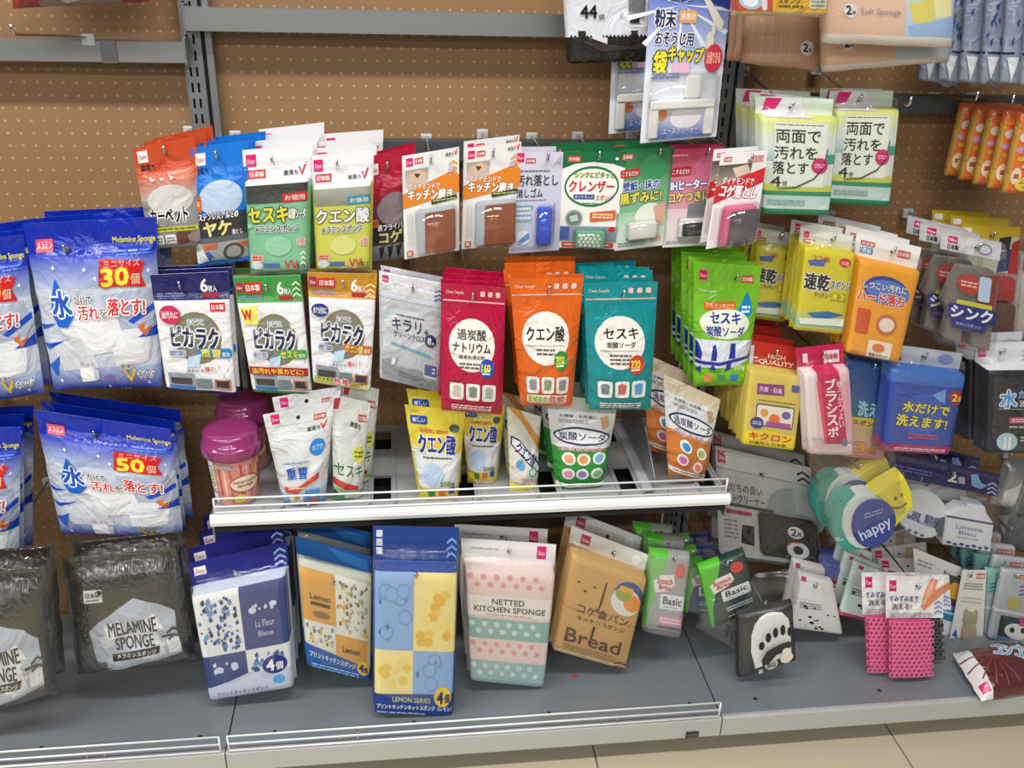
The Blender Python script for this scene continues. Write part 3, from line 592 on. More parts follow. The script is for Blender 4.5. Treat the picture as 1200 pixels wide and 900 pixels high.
cap_art = [R(0, 0, 100, 100, '#dfe3ec'), G(0, 0, 100, 52, '#2f56c4', '#cfd9ee'), [P('#e6ecf8', (40, 12), (40+math.cos(a)*70, 12+math.sin(a)*32), (40+math.cos(a+.1)*70, 12+math.sin(a+.1)*32)) for a in (0, .5, 1, 1.5, 2.2, 2.8, 3.4, 4.2, 5, 5.6)],
    T('激落ち', 25, 5, 52, 10, NAVY), E(10, 4, 20, 9, PINK), T('粉末', 8, 15, 34, 26, NAVY, WHT, .09, .04), R(38, 15, 60, 23, '#e7a86a', 3), T('重曹用', 40, 17, 58, 21, WHT), T('おそうじ用', 10, 29, 58, 37, NAVY, WHT, .09, .04, -2), T('袋', 10, 41, 26, 55, '#e8df3e', BLK, .09, .05), T('キャップ', 28, 38, 72, 48, '#e8df3e', BLK, .09, .05, -4),
    P('#1d3a94', (64, -2), (100, -2), (100, 14), (70, 8)), P('#e9e6da', (64, 6), (70, 5), (95, 22), (92, 27), (84, 24)), R(80, 22, 84, 30, '#e3e0d4', 1), E(74, 28, 84, 40, '#e3e0d4'), E(74, 36, 97, 55, '#cf3048'), T('計量できる', 77, 41, 94, 49, '#f6c8b0'), R(34, 48, 56, 55, '#e9b9d2', 2), Lm(8, 54, 44, 59, '#6d80b4', 2),
    G(14, 76, 92, 98, '#e3e0e6', '#4675c4'), E(20, 78, 32, 86, '#d2743a'), E(36, 77, 76, 92, '#eae6ea'), T('エースクリーナー', 28, 91, 74, 95, WHT, '#3c66b4', .06), CH(82, 78, 92, 92, '#8aa6d8', 3)]
pk('powder_bag_cap_card', 'blue white powder bag cap card hanging from top edge', 'cap card', 'powder bag cap cards', ((763, -20), (857, -14), (750, 168), (839, 160)), -.20, cap_art, kind='card', bodyname='backing_card', body='#dfe3ec', pr='card', n=2, dy=.11, jit=.5, hole=(50, 3), extra=nozzle, drift=(-.028, -.006))
def napkin(p, root):
    bm_obj('clear_wrap', Pack(p.quad, p.Y, 0, 0, 'flat', .022, 0, 0, 0, .006, 9, 10, 12).body(off=.002), FILM, root, True)
pk('sponge_value_pack', 'red and yellow sponge pack cut by the photo top', 'sponge pack', None, ((850, -95), (968, -95), (857, 17), (960, 19)), -.265, [R(0, 0, 100, 100, '#d7a73a'), R(0, 0, 38, 96, '#c2533c'), R(38, 0, 100, 96, '#e0b03a'), R(0, 95, 100, 100, '#b9a878'), E(2, 74, 28, 93, '#9fc3d6'), E(6, 78, 22, 90, '#e8eef2'), R(26, 80, 32, 94, '#e9d9d0', 3), T('スポンジ', 44, 80, 68, 86, BLK), Lm(44, 87, 72, 91, '#6a5220', 1), R(78, 80, 98, 91, '#d8d4b0', 2), Lm(80, 82, 96, 90, '#7f9a9e', 2)],
   kind='block', T=.03, body='#d7a73a', bodyname='sponge_block', hole=(50, 3), film=FILM, hooklab='carrying the red and yellow sponge pack')
def soft_towel(q, Y, lab, n, T_, art, dy=.03, yaw=0, hk=True):
    pk('soft_sponge_pack', lab, 'sponge pack', 'beige soft sponge packs', q, Y, art, kind='flat', T=T_, amp=.0015, wave=.02, body='#c9a78e', n=n, dy=dy, yaw=yaw, film=FILM, hole=(50, 3), pr='cloth', hookto=hk, hooklab='above, carrying the '+lab)
c2 = lambda x, y, w=9, h=9: [E(x, y, x+w, y+h, '#d9cfca'), E(x+.7, y+.7, x+w-.7, y+h-.7, '#e9e0d8'), T('2', x+w*.2, y+h*.22, x+w*.55, y+h*.75, BLK, b=.04), T('枚', x+w*.6, y+h*.5, x+w*.85, y+h*.75, '#444444')]
soft_towel(((958, -110), (1120, -110), (962, 50), (1112, 56)), -.235, 'large beige soft sponge pack with blue yellow end', 1, .02, [G(0, 0, 60, 100, '#ecd2ba', '#e2bb9e'), G(60, 0, 100, 100, '#dfe6d8', '#b9cde2'), P('#dfd36a', (62, 66), (80, 60), (84, 84), (66, 82)), P('#ece4a8', (80, 62), (95, 60), (96, 76), (84, 78)), P('#9dbbe0', (62, 84), (100, 76), (100, 95), (64, 94)), R(0, 92, 100, 100, '#e3d8cc'), c2(13, 68, 11, 12), T('Soft Sponge', 26, 72, 56, 78, '#9a8fa0', b=0)])
soft_towel(((962, -70), (1118, -66), (962, 84), (1108, 72)), -.185, 'lower beige soft sponge pack with grey end', 1, .02, [G(0, 0, 54, 100, '#e2c4a8', '#d6ac8c'), G(54, 0, 100, 100, '#cdd3d6', '#b6c0c6'), R(0, 94, 100, 100, '#d8cbbd'), c2(12, 70, 11, 14), T('Soft Sponge', 26, 72, 52, 77, '#7a6a66', b=0)], hk=False)
soft_towel(((880, -60), (966, -60), (868, 74), (960, 84)), -.15, 'upright beige net sponge pack behind the yellow pack', 3, .012, [G(0, 0, 100, 100, '#c49c82', '#bc9074'), [R(8+i*12, 0, 10+i*12, 92, '#c3a084') for i in range(8)], c2(70, 74, 18, 13)], dy=.03)
# navy and white fin packs
for i in range(6):
    x = 1075+i*24
    pk('paper_filter_pack', 'pale blue grey patterned pack with navy specks, number %s of the top row' % ('one', 'two', 'three', 'four', 'five', 'six')[i], 'filter pack', 'pale patterned packs at the photo top', ((x+16, -110), (x+70, -112), (x, 92+i*1.5), (x+46, 102-i)), -.06-.026*i, [G(0, 0, 100, 100, '#74829c', '#8f9bb0'), R(0, 81, 100, 82.5, '#26314f'), [E(rnd.uniform(2, 90), rnd.uniform(20, 74), rnd.uniform(4, 12)+rnd.uniform(2, 90), rnd.uniform(20, 76)+3, '#33477e') for _ in range(0)],
        [P('#3a4d86', (x0, y0), (x0+9, y0-2), (x0+5, y0+3.5)) for x0, y0 in [(rnd.uniform(4, 86), rnd.uniform(45, 78)) for _ in range(20)]], P('#d9dde2', (10, 84), (40, 84), (25, 99)), P('#c7cdd6', (55, 84), (95, 84), (80, 99))],
       kind='flat', T=.008, amp=.006, wave=.05, body='#98a5ba', hole=None, hookto=False, yaw=-.25)
# double sided sponge packs
def dbl(q, Y, lab, n, grp, yaw=0):
    a = [R(0, 14, 100, 100, '#dfe7dc'), G(0, 14, 100, 30, '#d6dc6a', '#e4ebcf'), G(0, 40, 100, 52, '#d7e6e2', '#9cc7bd'), R(0, 72, 100, 78, '#cdd35a'), R(0, 78, 100, 82, '#3b8f6b'), G(0, 82, 100, 94, '#bcd7d2', '#cfe3dc'), R(0, 94, 100, 100, '#2f8a68'),
         R(16, 19, 84, 74, '#eaf0e2'), R(86, 45, 100, 53, '#4f9d84'), Lm(18, 20, 80, 21.5, '#5a6a5a', 1), T('両面で', 18, 25, 76, 36, '#26342e'), T('汚れを', 16, 39, 73, 50, '#26342e'), T('落とす', 14, 52, 62, 63, '#26342e'), T('4', 11, 65, 25, 74, '#26342e'), T('個', 27, 69, 33, 73, '#5a6a62'), E(66, 48, 88, 62, '#cf3572'), Lm(70, 53, 84, 57, '#f0c0d4', 2),
         P('#26342e', (20, 75.6), (45, 74), (70, 66), (82, 56), (86, 40), (87, 40), (83, 57), (71, 67), (46, 75), (20, 76.4)), Lm(6, 85, 60, 91, '#8ab0a8', 2),
         P('#dcdcda', (4, 15), (14, 5), (22, 0), (54, 0), (66, 15)), P(PINK, (14, 1), (34, 1), (26, 10), (8, 12))]
    pk('double_sided_sponge_pack', lab, 'sponge pack', grp, q, Y, a, kind='block', T=.03, hv=.14, m=.01, body='#cfe0cf', bodyname='sponge_block', film=FILM, pr='card', n=n, dy=.045, yaw=yaw, hole=(44, 9), hookto=.03)
dbl(((884, 112), (978, 116), (886, 246), (964, 248)), -.215, 'white green double sided four sponge pack beside pink sponge', 3, 'first double sided sponge packs')
dbl(((972, 106), (1048, 106), (962, 234), (1034, 238)), -.165, 'white green double sided sponge pack beside bare board', 2, 'second double sided sponge packs')
for i in range(4):
    hx0 = at((1068, 1147, 1190, 1150)[i], (140, 120, 125, 118)[i], -.2)
hook(Vector((1.19, .008, 1.215)), at(1066, 124, -.23), 'empty, beside the double sided sponge packs')
hook(Vector((1.30, .008, 1.215)), at(1144, 118, -.23), 'empty, in front of the dark crossbar')
hook(Vector((1.37, .008, 1.215)), at(1186, 122, -.23), 'carrying the orange packs near photo edge')
for i in range(5):
    x = 1105+i*17
    pk('scrubber_pack', 'orange bubble printed pack hanging under the crossbar, %s from the board' % ('first', 'second', 'third', 'fourth', 'fifth')[i], 'cleaner pack', 'orange bubble packs', ((x+20, 120+i*3), (x+92, 122+i*3), (x, 205+i*5), (x+70, 207+i*5)), -.06-.032*i, [
        R(0, 0, 100, 100, '#d2682c'), G(0, 0, 100, 14, '#a8482c', '#c9702e'), R(0, 12, 4, 100, '#b7913f'), E(5, 22, 20, 34, '#d8c8b8'), E(4, 40, 16, 48, '#b58ab0'), E(8, 52, 20, 58, '#d0b040'), E(4, 66, 20, 88, '#e0c8a8'), R(8, 74, 16, 80, '#a85a30'), [E(x0, y0, x0+7, y0+5, '#e0b890') for x0, y0 in [(20, 20), (60, 18), (30, 48), (70, 60), (16, 62), (84, 30), (50, 70)]], E(30, 24, 72, 56, '#cfd0da'), T('汚れ', 36, 32, 92, 46, NAVY, WHT, .08, .04), R(30, 62, 98, 70, '#5c4a78'), Lm(36, 64, 90, 68, '#e6d0a0', 1), E(12, 78, 44, 96, '#e0c24a'), T('大判', 16, 82, 40, 92, NAVY)],
       kind='flat', T=.014, amp=.003, body='#c76430', hole=None, hookto=False, yaw=-.1)

# ================================================================ second row of the middle bay
MID = -.20
def pika(top, word, wc, tag_, tc, strip=None, mark=None):
    a = [R(0, 0, 100, 100, '#e9ebee'), R(0, 0, 100, 21, top), R(0, 97, 100, 100, top), E(20, 30, 86, 74, '#8a7a52'), E(23, 32, 83, 72, '#7d8278'),
         T('6', 63, 5, 72, 15, WHT, b=.03), T('枚入', 73, 10, 84, 15, WHT), R(64, 16, 86, 19.5, '#b02a3a', 1), Lm(5, 15, 40, 19, '#8f92c8', 2),
         JP(74, 23, 94, 30) if mark is None else [], T('おそうじ', 42, 36, 64, 41, NAVY, WHT, .09), T('ピカラク', 18, 43, 82, 60, NAVY, WHT, .09, .05, -3),
         R(52, 60, 99, 68, tc, 5), T(tag_, 56, 60.5, 84, 67.5, '#efe36a', '#2a6a4a', .05, .03), T('配合', 86, 63, 96, 66.5, WHT), P('#bcd6ee', (38, 68), (56, 65), (52, 76), (34, 77)), R(12, 62, 36, 68, '#b9bfd2', 3), Lm(14, 63, 34, 67, '#5a6288', 2),
         T('水だけで', 34, 78, 58, 81, NAVY), T('輝く!', 60, 75.5, 74, 80, RED, rot=5), [P('#4a5a6a', (x, y-2), (x+.5, y), (x, y+2), (x-.5, y)) for x, y in ((80, 76), (92, 78), (86, 83), (94, 70))],
         R(7, 82, 44, 95, '#8d99a4'), R(10, 86, 40, 92, '#4a3f42'), R(7, 93, 44, 96, '#2a6cb0'), R(46, 86, 68, 95, '#6f8280'), R(71, 86, 95, 95, '#b9806f'), R(74, 87, 92, 93, '#3a3032')]
    if mark: a += [E(6, 25, 34, 36, mark[1]), T(mark[0], 9, 28, 31, 33, WHT)]
    else: a += [E(6, 24, 34, 40, '#cc2a62'), T('油汚れに', 9, 29, 31, 35, WHT)]
    if strip: a += strip
    return a
CL = dict(kind='flat', T=.007, hv=.2, amp=.002, wave=.012, sym=.3, nu=12, nv=14)
pk('cleaning_cloth_pack', 'navy topped white cleaning cloth pack', 'cloth pack', 'navy topped cloth packs', ((176, 322), (267, 318), (196, 456), (277, 462)), MID, pika('#1b1d5c', '重曹', '', '重曹', '#1f86c4'), body='#d9dce2', n=3, dy=.02, hole=(38, 10), **CL)
pk('cleaning_cloth_pack', 'green topped white cleaning cloth pack with red stripe', 'cloth pack', 'green topped cloth packs', ((273, 325), (352, 322), (297, 458), (366, 462)), MID, pika('#3f9440', 'セスキ', '', 'セスキ', '#4aa64a', [P('#f0e86a', (4, 24), (30, 22), (28, 38), (6, 38)), T('W', 6, 26, 20, 35, RED, b=.04), JP(15, 4, 40, 13), DA(2, 4, 13, 12, '#a8264c'), CH(86, 4, 98, 17, '#cfe8c4'), R(2, 75, 98, 82, '#a82028'), T('油汚れや茶カビに!', 6, 76, 90, 81, '#f0d84a', b=.025)], ('', '#e9ebee')), body='#d9dce2', n=3, dy=.02, hole=(48, 10), **CL)
pk('cleaning_cloth_pack', 'mustard topped white cleaning cloth pack', 'cloth pack', 'mustard topped cloth packs', ((360, 319), (442, 321), (367, 446), (434, 456)), MID, pika('#c08a22', 'クエン酸', '', 'クエン酸', '#d8692a', [JP(15, 4, 40, 12), DA(2, 3, 13, 12, '#a8264c'), CH(84, 7, 98, 20, '#f0d898'), E(4, 25, 30, 37, '#2b3a86'), T('水アカ汚れに', 7, 28, 27, 34, WHT), R(2, 95, 98, 100, '#e8dcae'), T('まぜるな', 5, 92, 34, 97, '#e6d838', '#3a7a2a', .08, .04), T('危険', 36, 91.5, 62, 97.5, RED, WHT, .1, .05), T('酸性タイプ', 65, 93, 95, 97, '#d8c030', BLK, .06, .03)], ('', '#e9ebee')), body='#d9dce2', n=2, dy=.022, hole=(52, 10), **CL)
pk('clear_cloth_pack', 'grey clear packed glass cloth with white header', 'cloth pack', 'clear glass cloth packs', ((444, 317), (523, 332), (445, 442), (517, 459)), MID, [
    R(0, 0, 100, 18, '#dfe1e6'), R(0, 18, 100, 100, '#c4c8cf'), R(6, 30, 92, 68, '#d5d9df'), DA(5, 3, 14, 9), CH(83, 7, 98, 18, '#3d62a8', 3), R(0, 20, 100, 22, '#b4b8c0'), E(4, 33, 34, 50, '#b9d4de'), E(7, 35, 36, 52, '#d5d9df'), Lm(26, 34, 70, 36, '#3a3a52', 1), T('キラリ', 20, 38, 64, 49, NAVY, b=.03), P(NAVY, (72, 42), (73, 45), (76, 46), (73, 47), (72, 50), (71, 47), (68, 46), (71, 45)),
    T('クリーンクロス', 22, 50, 70, 55.5, NAVY), E(70, 47, 88, 59, '#28306e'), T('8', 75, 50, 80, 56, WHT, b=.03), T('枚', 81, 53, 85, 56, WHT), P('#5fb0bc', (18, 61), (80, 66), (80, 69), (18, 63)), P('#8d949e', (4, 80), (30, 74), (24, 84), (60, 82), (96, 92), (96, 98), (4, 96)), P('#e3e6ea', (20, 76), (26, 75), (24, 82), (18, 83)), P('#6e757e', (30, 86), (70, 90), (60, 94), (30, 92)), R(70, 74, 92, 88, '#e0e2ea', 2), R(71, 75, 91, 86, '#4a5a96', 2), Lm(73, 77, 89, 84, '#d8dcec', 2), R(94, 71, 96, 88, '#8b8f98')],
   body='#c9ccd3', n=2, dy=.03, hole=(50, 11), film=FILM, **CL)
def powder(main, title, sub, badge, bc, icons, extra=(), ring='#e3ddd0'):
    return [R(0, 0, 100, 100, main), R(0, 0, 100, 14, main), T('Clean Supply', 6, 4.5, 34, 7.5, '#f0d8d0', b=0), [R(60+i*12, 4, 67+i*12, 8, '#e8c8c0', 2) for i in range(3)], R(2, 11.5, 98, 12.6, '#ffffff' if False else '#d9b9b0'),
            E(11, 24, 84, 64, '#f0ece4'), R(20, 43, 76, 43.5, '#b8b0a4') if len(sub) == 0 else [], title, sub, E(60, 53, 84, 68, bc), T(badge, 63, 57, 77, 63, '#efe44a', b=.04), Lm(64, 63.5, 78, 65.5, WHT, 1),
            [R(13+i*26, 73, 35+i*26, 87, '#efece6', 4) for i in range(3)], icons, Lm(16, 91, 82, 97, '#f0d4cc', 3), list(extra)]
ic = lambda cs: [[E(17+i*26, 75, 31+i*26, 80, c), R(18+i*26, 77, 30+i*26, 84, c, 3)] for i, c in enumerate(cs)]
PO = dict(kind='pouch', T=.017, hv=.13, amp=.0022, wave=.008, sym=.25, pr='pouch', bodyname='pouch', nu=12, nv=16)
POY = -.272
pk('cleaning_powder_pouch', 'crimson percarbonate powder pouch with round white title', 'powder pouch', 'crimson powder pouches', ((518, 332), (593, 337), (517, 480), (588, 486)), POY, powder('#b3123f', [T('過炭酸', 24, 32, 70, 40, '#2e2420', b=.03), T('ナトリウム', 17, 42, 77, 49, '#2e2420', b=.03), T('酸素系漂白剤', 27, 51, 68, 54, '#2e2420', b=.015)], [Lm(28, 56.5, 66, 62, '#6a5a54', 2)], '160', '#1f4fae', ic(['#c9bdb4', '#7d8a80', '#a7b5ae'])), body='#a8123c', n=4, dy=.028, hole=(47, 9), **PO)
pk('cleaning_powder_pouch', 'orange citric acid powder pouch with round title', 'powder pouch', 'orange powder pouches', ((597, 327), (684, 325), (610, 474), (670, 476)), POY, powder('#d9621c', [T('クエン酸', 18, 35, 76, 46, '#2e2420', b=.035), R(20, 49, 74, 49.5, '#a89c90'), Lm(32, 51, 62, 57, '#6a5a54', 2)], [R(0, 0, .1, .1, '#d9621c')], '200', '#2f8f46', ic(['#8a8f98', '#8a9a80', '#8f8f8f']), [R(12, 88.2, 86, 95, '#e9e3d8'), T('まぜるな', 14, 89.2, 50, 94, '#5a9a3a', '#e8e23c', .05, .03), T('危険!', 52, 88.8, 84, 94.4, RED, WHT, .06, .05)]), body='#cf5a18', n=5, dy=.028, hole=(52, 9), **PO)
pk('cleaning_powder_pouch', 'teal sesqui soda powder pouch with round title', 'powder pouch', 'teal powder pouches', ((684, 332), (771, 330), (690, 480), (762, 480)), POY, powder('#0f8a90', [T('セスキ', 24, 33, 74, 41, '#2e2420', b=.04), T('炭酸ソーダ', 28, 43, 70, 47.5, '#2e2420', b=.02), R(20, 49.5, 74, 50, '#a89c90'), Lm(32, 52, 64, 61, '#6a5a54', 3)], [R(0, 0, .1, .1, '#0f8a90')], '220', '#d03a32', ic(['#7d8288', '#c46a6a', '#5f9fd8'])), body='#0d8288', n=5, dy=.028, hole=(52, 9), **PO)
lime = [R(0, 0, 100, 100, '#79c02c'), DA(8, 6, 20, 14), JP(72, 8, 90, 14, '#c4452d'), T('Clean Supply', 8, 20, 34, 23, '#e8f4d8', b=0), P('#1d86c8', (82, 20), (90, 30), (92, 37), (84, 42), (72, 41), (68, 35), (74, 29)), Lm(74, 31, 88, 38, '#dff0fa', 2), E(8, 34, 88, 58, '#e9f0da'), R(14, 29, 64, 35, '#e0672a', 3, 4), T('アルカリの力で', 17, 30, 61, 34, '#f8e8b0'), T('セスキ', 24, 37, 72, 46, '#233a8c', WHT, .08, .05), T('炭酸ソーダ', 18, 48, 80, 56, '#233a8c', WHT, .08, .04),
    R(2, 59, 98, 82, '#dfe4ee'), P('#1c339c', (2, 60), (6, 62), (12, 70), (10, 76), (2, 74)), P('#1c339c', (28, 64), (33, 62), (36, 70), (35, 76), (26, 76)), P('#1c339c', (58, 61), (66, 61), (68, 74), (56, 74)), P('#1c339c', (2, 76), (40, 77), (90, 72), (96, 62), (98, 74), (40, 80), (2, 79)), P('#1c339c', (24, 84), (30, 78), (36, 84)), P('#1c339c', (52, 86), (54, 78), (62, 78), (62, 86)), P('#79c02c', (0, 86), (50, 86), (100, 74), (100, 100), (0, 100)), P('#1c339c', (2, 84), (10, 80), (10, 86)), T('220g', 68, 80, 88, 85, '#f0f4d0', b=.03),
    R(16, 88, 30, 94, '#e88a4a', 2), R(40, 88, 54, 94, '#3d8f5a', 2), R(64, 88, 78, 94, '#1f86d0', 2)]
pk('laundry_powder_pouch', 'lime green and navy soda powder pouch', 'powder pouch', 'lime green powder pouches', ((813, 306), (893, 312), (812, 452), (874, 450)), -.22, lime, body='#6fb428', n=6, dy=.028, hole=(62, 11), **PO, jit=.6)
# ---------------------------------------------------------------- standing on the middle shelf
def shelf_pack(*a, **k): return pk(*a, hookto=False, where='in its shelf row', **k)
SH = dict(kind='pouch', T=.02, hv=.10, amp=.004, wave=.02, sym=.3, pr='pouch', bodyname='pouch', nu=12, nv=14, hole=None)
baking = [R(0, 0, 100, 100, '#d5d7d8'), G(0, 78, 100, 100, '#c9dbe8', '#2a6cb4'), R(0, 14, 100, 15, '#c0c2c4'), DA(10, 2, 22, 12), E(46, 7, 52, 11, '#222222'), JP(72, 9, 90, 14, '#c4452d'), T('激落ち', 62, 19, 82, 23, BLK), P(RED, (82, 18), (85, 18), (86, 21), (91, 16), (93, 16), (87, 24)), E(66, 31, 92, 47, '#2a7fd0'), T('水アカ', 70, 36, 88, 42, '#bcd8f4'), Lm(18, 49, 66, 52, '#7fa8c8', 1), T('重曹', 22, 55, 62, 67, '#2456b0', WHT, .07, .05), P('#d0452e', (14, 74), (40, 76), (70, 66), (84, 63), (84, 69), (62, 74), (40, 82), (14, 80)), Lm(22, 75, 60, 78, '#f2d0c0', 1),
    R(20, 84, 50, 96, '#e9ecf0', 3), R(56, 80, 86, 94, '#3f93d6', 3), P('#d86a2a', (60, 92), (80, 88), (86, 96), (66, 99)), P('#b59a5a', (30, 84), (42, 83), (42, 90), (30, 92))]
shelf_pack('baking_soda_pouch', 'white and blue baking soda pouch with punched hole', 'powder pouch', 'white and blue baking soda pouches', ((308, 486), (391, 470), (333, 592), (381, 588)), -.255, baking, n=2, dy=.05, body='#cdd0d2', **SH, drift=(.004, .004))
sesq = [R(0, 0, 100, 100, '#d3d7d2'), P('#b8323a', (8, 3), (24, 1), (18, 12), (4, 13)), JP(70, 13, 92, 20, '#c4452d'), T('激落ち', 46, 21, 76, 26, BLK, rot=-12), E(50, 42, 90, 58, '#d6d858'), Lm(56, 46, 84, 54, '#6a7a2a', 2), T('セスキ', 2, 60, 82, 72, '#2e6e3e', WHT, .05, .03), P('#c84030', (0, 76), (74, 82), (74, 90), (0, 83)), G(0, 86, 100, 100, '#8fc07a', '#4f9a4a'), R(30, 90, 92, 97, '#e3ead2', 2), P('#26332a', (0, 88), (18, 92), (0, 97))]
shelf_pack('sesqui_soda_pouch', 'narrow white and green sesqui soda pouch', 'powder pouch', 'narrow green sesqui pouches', ((388, 462), (434, 472), (391, 585), (424, 584)), -.25, sesq, n=2, dy=.05, body='#cdd2cc', yaw=.35, **SH, drift=(.012, 0))
citric = [R(0, 0, 100, 100, '#d8c53e'), P('#d9dadd', (2, 38), (98, 44), (96, 80), (6, 78)), R(6, 9, 36, 17, '#2a4a96', 3), T('新しい', 10, 11, 32, 15, '#cfe0f0'), T('お掃除に便利な', 22, 20, 72, 24, '#c0402c'), E(74, 14, 92, 22, '#43584a'), T('クエン酸', 16, 25, 86, 44, '#1f2f80', WHT, .07, .05), Lm(22, 46, 80, 49, '#5a5a40', 1), E(16, 52, 62, 76, '#b6cce6'), T('200g', 54, 71, 88, 78, '#5f7a28', b=.03), R(26, 80, 42, 88, '#3c8a3c', 1), R(50, 79, 66, 87, '#d8642a', 1), R(74, 78, 88, 85, '#2a4f9e', 1), R(22, 90, 86, 96, '#e0c8a0')]
shelf_pack('citric_acid_pouch', 'yellow citric acid pouch with navy title', 'powder pouch', 'yellow citric acid pouches', ((474, 474), (545, 482), (492, 590), (536, 588)), -.25, citric, n=3, dy=.055, body='#cdbb3a', **SH, drift=(.008, .004))
shelf_pack('citric_acid_pouch', 'yellow citric acid pouch with tilted top behind crimson pouch', 'powder pouch', 'tilted yellow citric pouches', ((540, 470), (592, 474), (548, 566), (582, 568)), -.20, citric, n=2, dy=.05, body='#cdbb3a', yaw=-.1, **SH, drift=(.006, 0))
side = [R(0, 0, 100, 100, '#dcd9cc'), P('#d89a4a', (0, 0), (40, 0), (100, 30), (100, 44), (40, 12)), P('#22305e', (6, 30), (30, 32), (88, 54), (96, 60), (92, 68), (60, 60), (4, 40)), P('#e9eaee', (9, 32), (30, 34), (86, 56), (92, 61), (88, 65.5), (60, 58), (7, 39)), T('クエン酸', 14, 40, 82, 54, '#22305e', b=.03, rot=-30), E(14, 54, 40, 66, '#5fa6dc'), E(50, 60, 84, 72, '#5fb08a'), E(56, 62, 78, 70, '#dff0e4'), T('汚れ落ち', 26, 74, 84, 79, '#d2945a'), R(0, 82, 100, 100, '#e0d24e'), T('危険', 30, 91, 78, 97, RED)]
shelf_pack('citric_acid_pouch', 'slim pale citric acid pouch turned sideways on the shelf', 'powder pouch', 'slim pale citric pouches', ((594, 476), (634, 488), (598, 580), (628, 578)), -.24, side, n=2, dy=.06, body='#cfc58a', yaw=.3, **SH)
def soda(main, title, roundels, head='#d8cbb0'):
    return [R(0, 0, 100, 100, main), R(0, 0, 100, 50, '#dcdde0'), R(0, 0, 100, 14, head), T('お掃除・お洗濯に', 16, 17, 72, 20, '#4a4a4a'), Lm(14, 22, 60, 26, '#8a8a8a', 2), P('#c9a27c', (76, 18), (88, 16), (92, 26), (82, 30)), E(4, 29, 96, 47, '#22305e'), E(7, 31, 93, 45, '#eceef2'), T(title, 12, 34, 88, 42, '#22305e', b=.03), T('(酸素系漂白剤)', 10, 48.5, 90, 53, '#c2452e', WHT, .05), roundels, R(0, 88, 100, 93, '#e8e6dc'), Lm(6, 89.3, 94, 91.7, '#6a6a5a', 1)]
rd = lambda spec: [[E(x, y, x+24, y+13, '#e9ebe4'), E(x+4, y+2.5, x+20, y+11, c)] for x, y, c in spec]
gsoda = soda('#2f8f3c', '炭酸ソーダ', rd([(14, 54, '#d8a070'), (40, 54, '#e89a50'), (68, 53, '#7fb8e0'), (12, 70, '#d88aa8'), (38, 70, '#9a7ac8'), (66, 69, '#8ac088')]), '#b9c2b8')
shelf_pack('soda_powder_pouch', 'green and white soda powder pouch with round pictures', 'powder pouch', 'green soda pouches on the shelf', ((640, 462), (724, 470), (652, 574), (706, 572)), -.235, gsoda, n=3, dy=.055, body='#2f8f3c', **SH, drift=(-.008, .003))
osoda = soda('#d07a3a', '過炭酸ソーダ', rd([(20, 55, '#3f8fcc'), (56, 58, '#a8b86a'), (14, 70, '#c86aa8'), (50, 74, '#e07a7a')]))
shelf_pack('soda_powder_pouch', 'orange and white percarbonate soda pouch at the shelf end', 'powder pouch', 'orange soda pouches on the shelf', ((777, 438), (844, 468), (783, 556), (824, 565)), -.257, osoda, n=2, dy=.07, body='#c9743a', yaw=.25, **SH, drift=(-.02, .009))
# pink lidded cups
def cup(px, py, Y, lab, rot):
    p = at(px, py, Y); z0 = .5655+(Y+.143+.14)*.02
    o = empty('sponge_cup', Matrix.Translation((p.x, Y, z0)) @ Matrix.Rotation(rot, 4, 'Z')); tag(o, lab, 'cup', 'pink lidded sponge cups')
    bm_obj('cup_body', lathe(bmesh.new(), [(.034, .0), (.036, .003), (.043, .098), (.043, .1)], 32), mat('#d8a6a0', .3, 0, (30, .2), key='cup'), o, True)
    lid = lathe(bmesh.new(), [(.049, .092), (.0505, .094), (.0505, .108), (.049, .112), (.046, .113), (.0455, .128), (.043, .133), (.03, .1345), (.012, .1345)], 36)
    bm_obj('lid', lid, mat('#8e3068', .18, 0, None, key='pinklid', coat=.5), o, True)
    art = [R(0, 0, 100, 100, '#d9948a'), [R(3+i*8, 4+(i*37 % 17), 6+i*8, 96-(i*23 % 30), c) for i, c in enumerate(['#c8524e', '#e3b56a', '#b84848', '#e8c8a0', '#cf6a5a', '#d8a04a', '#c04a50', '#e6b8a0', '#c8605a', '#e0b068', '#bc4c4c', '#e8c0a8'])], R(0, 0, 12, 100, '#ded9d2'), Lm(2, 10, 10, 80, '#8a8480', 9), R(16, 4, 40, 14, '#a9a5a4'), E(34, 32, 82, 72, '#c04a44'), E(36, 34, 80, 70, '#ecdcc0'), T('watermelon', 39, 42, 77, 50, '#a03434', b=.03), T('sponge', 46, 53, 70, 61, '#a03434', b=.03), E(38, 76, 60, 96, '#dcc04a')]
    bm = art_bm(art, [i/14 for i in range(1, 14)], [], 1.2)
    for v in bm.verts:
        a = -math.pi*.93+v.co.x*math.pi*.86; zz = .088-v.co.y*.082; r = .0362+zz*.0715+.0006+v.co.z
        v.co = Vector((r*math.cos(a), r*math.sin(a), zz))
    bm_obj('label_print', bm, PR_FILM, o, True)
cup(281, 600, -.225, 'pink lidded watermelon sponge cup at the shelf front', .35); cup(290, 520, -.115, 'pink lidded sponge cup behind the front cup', .2)

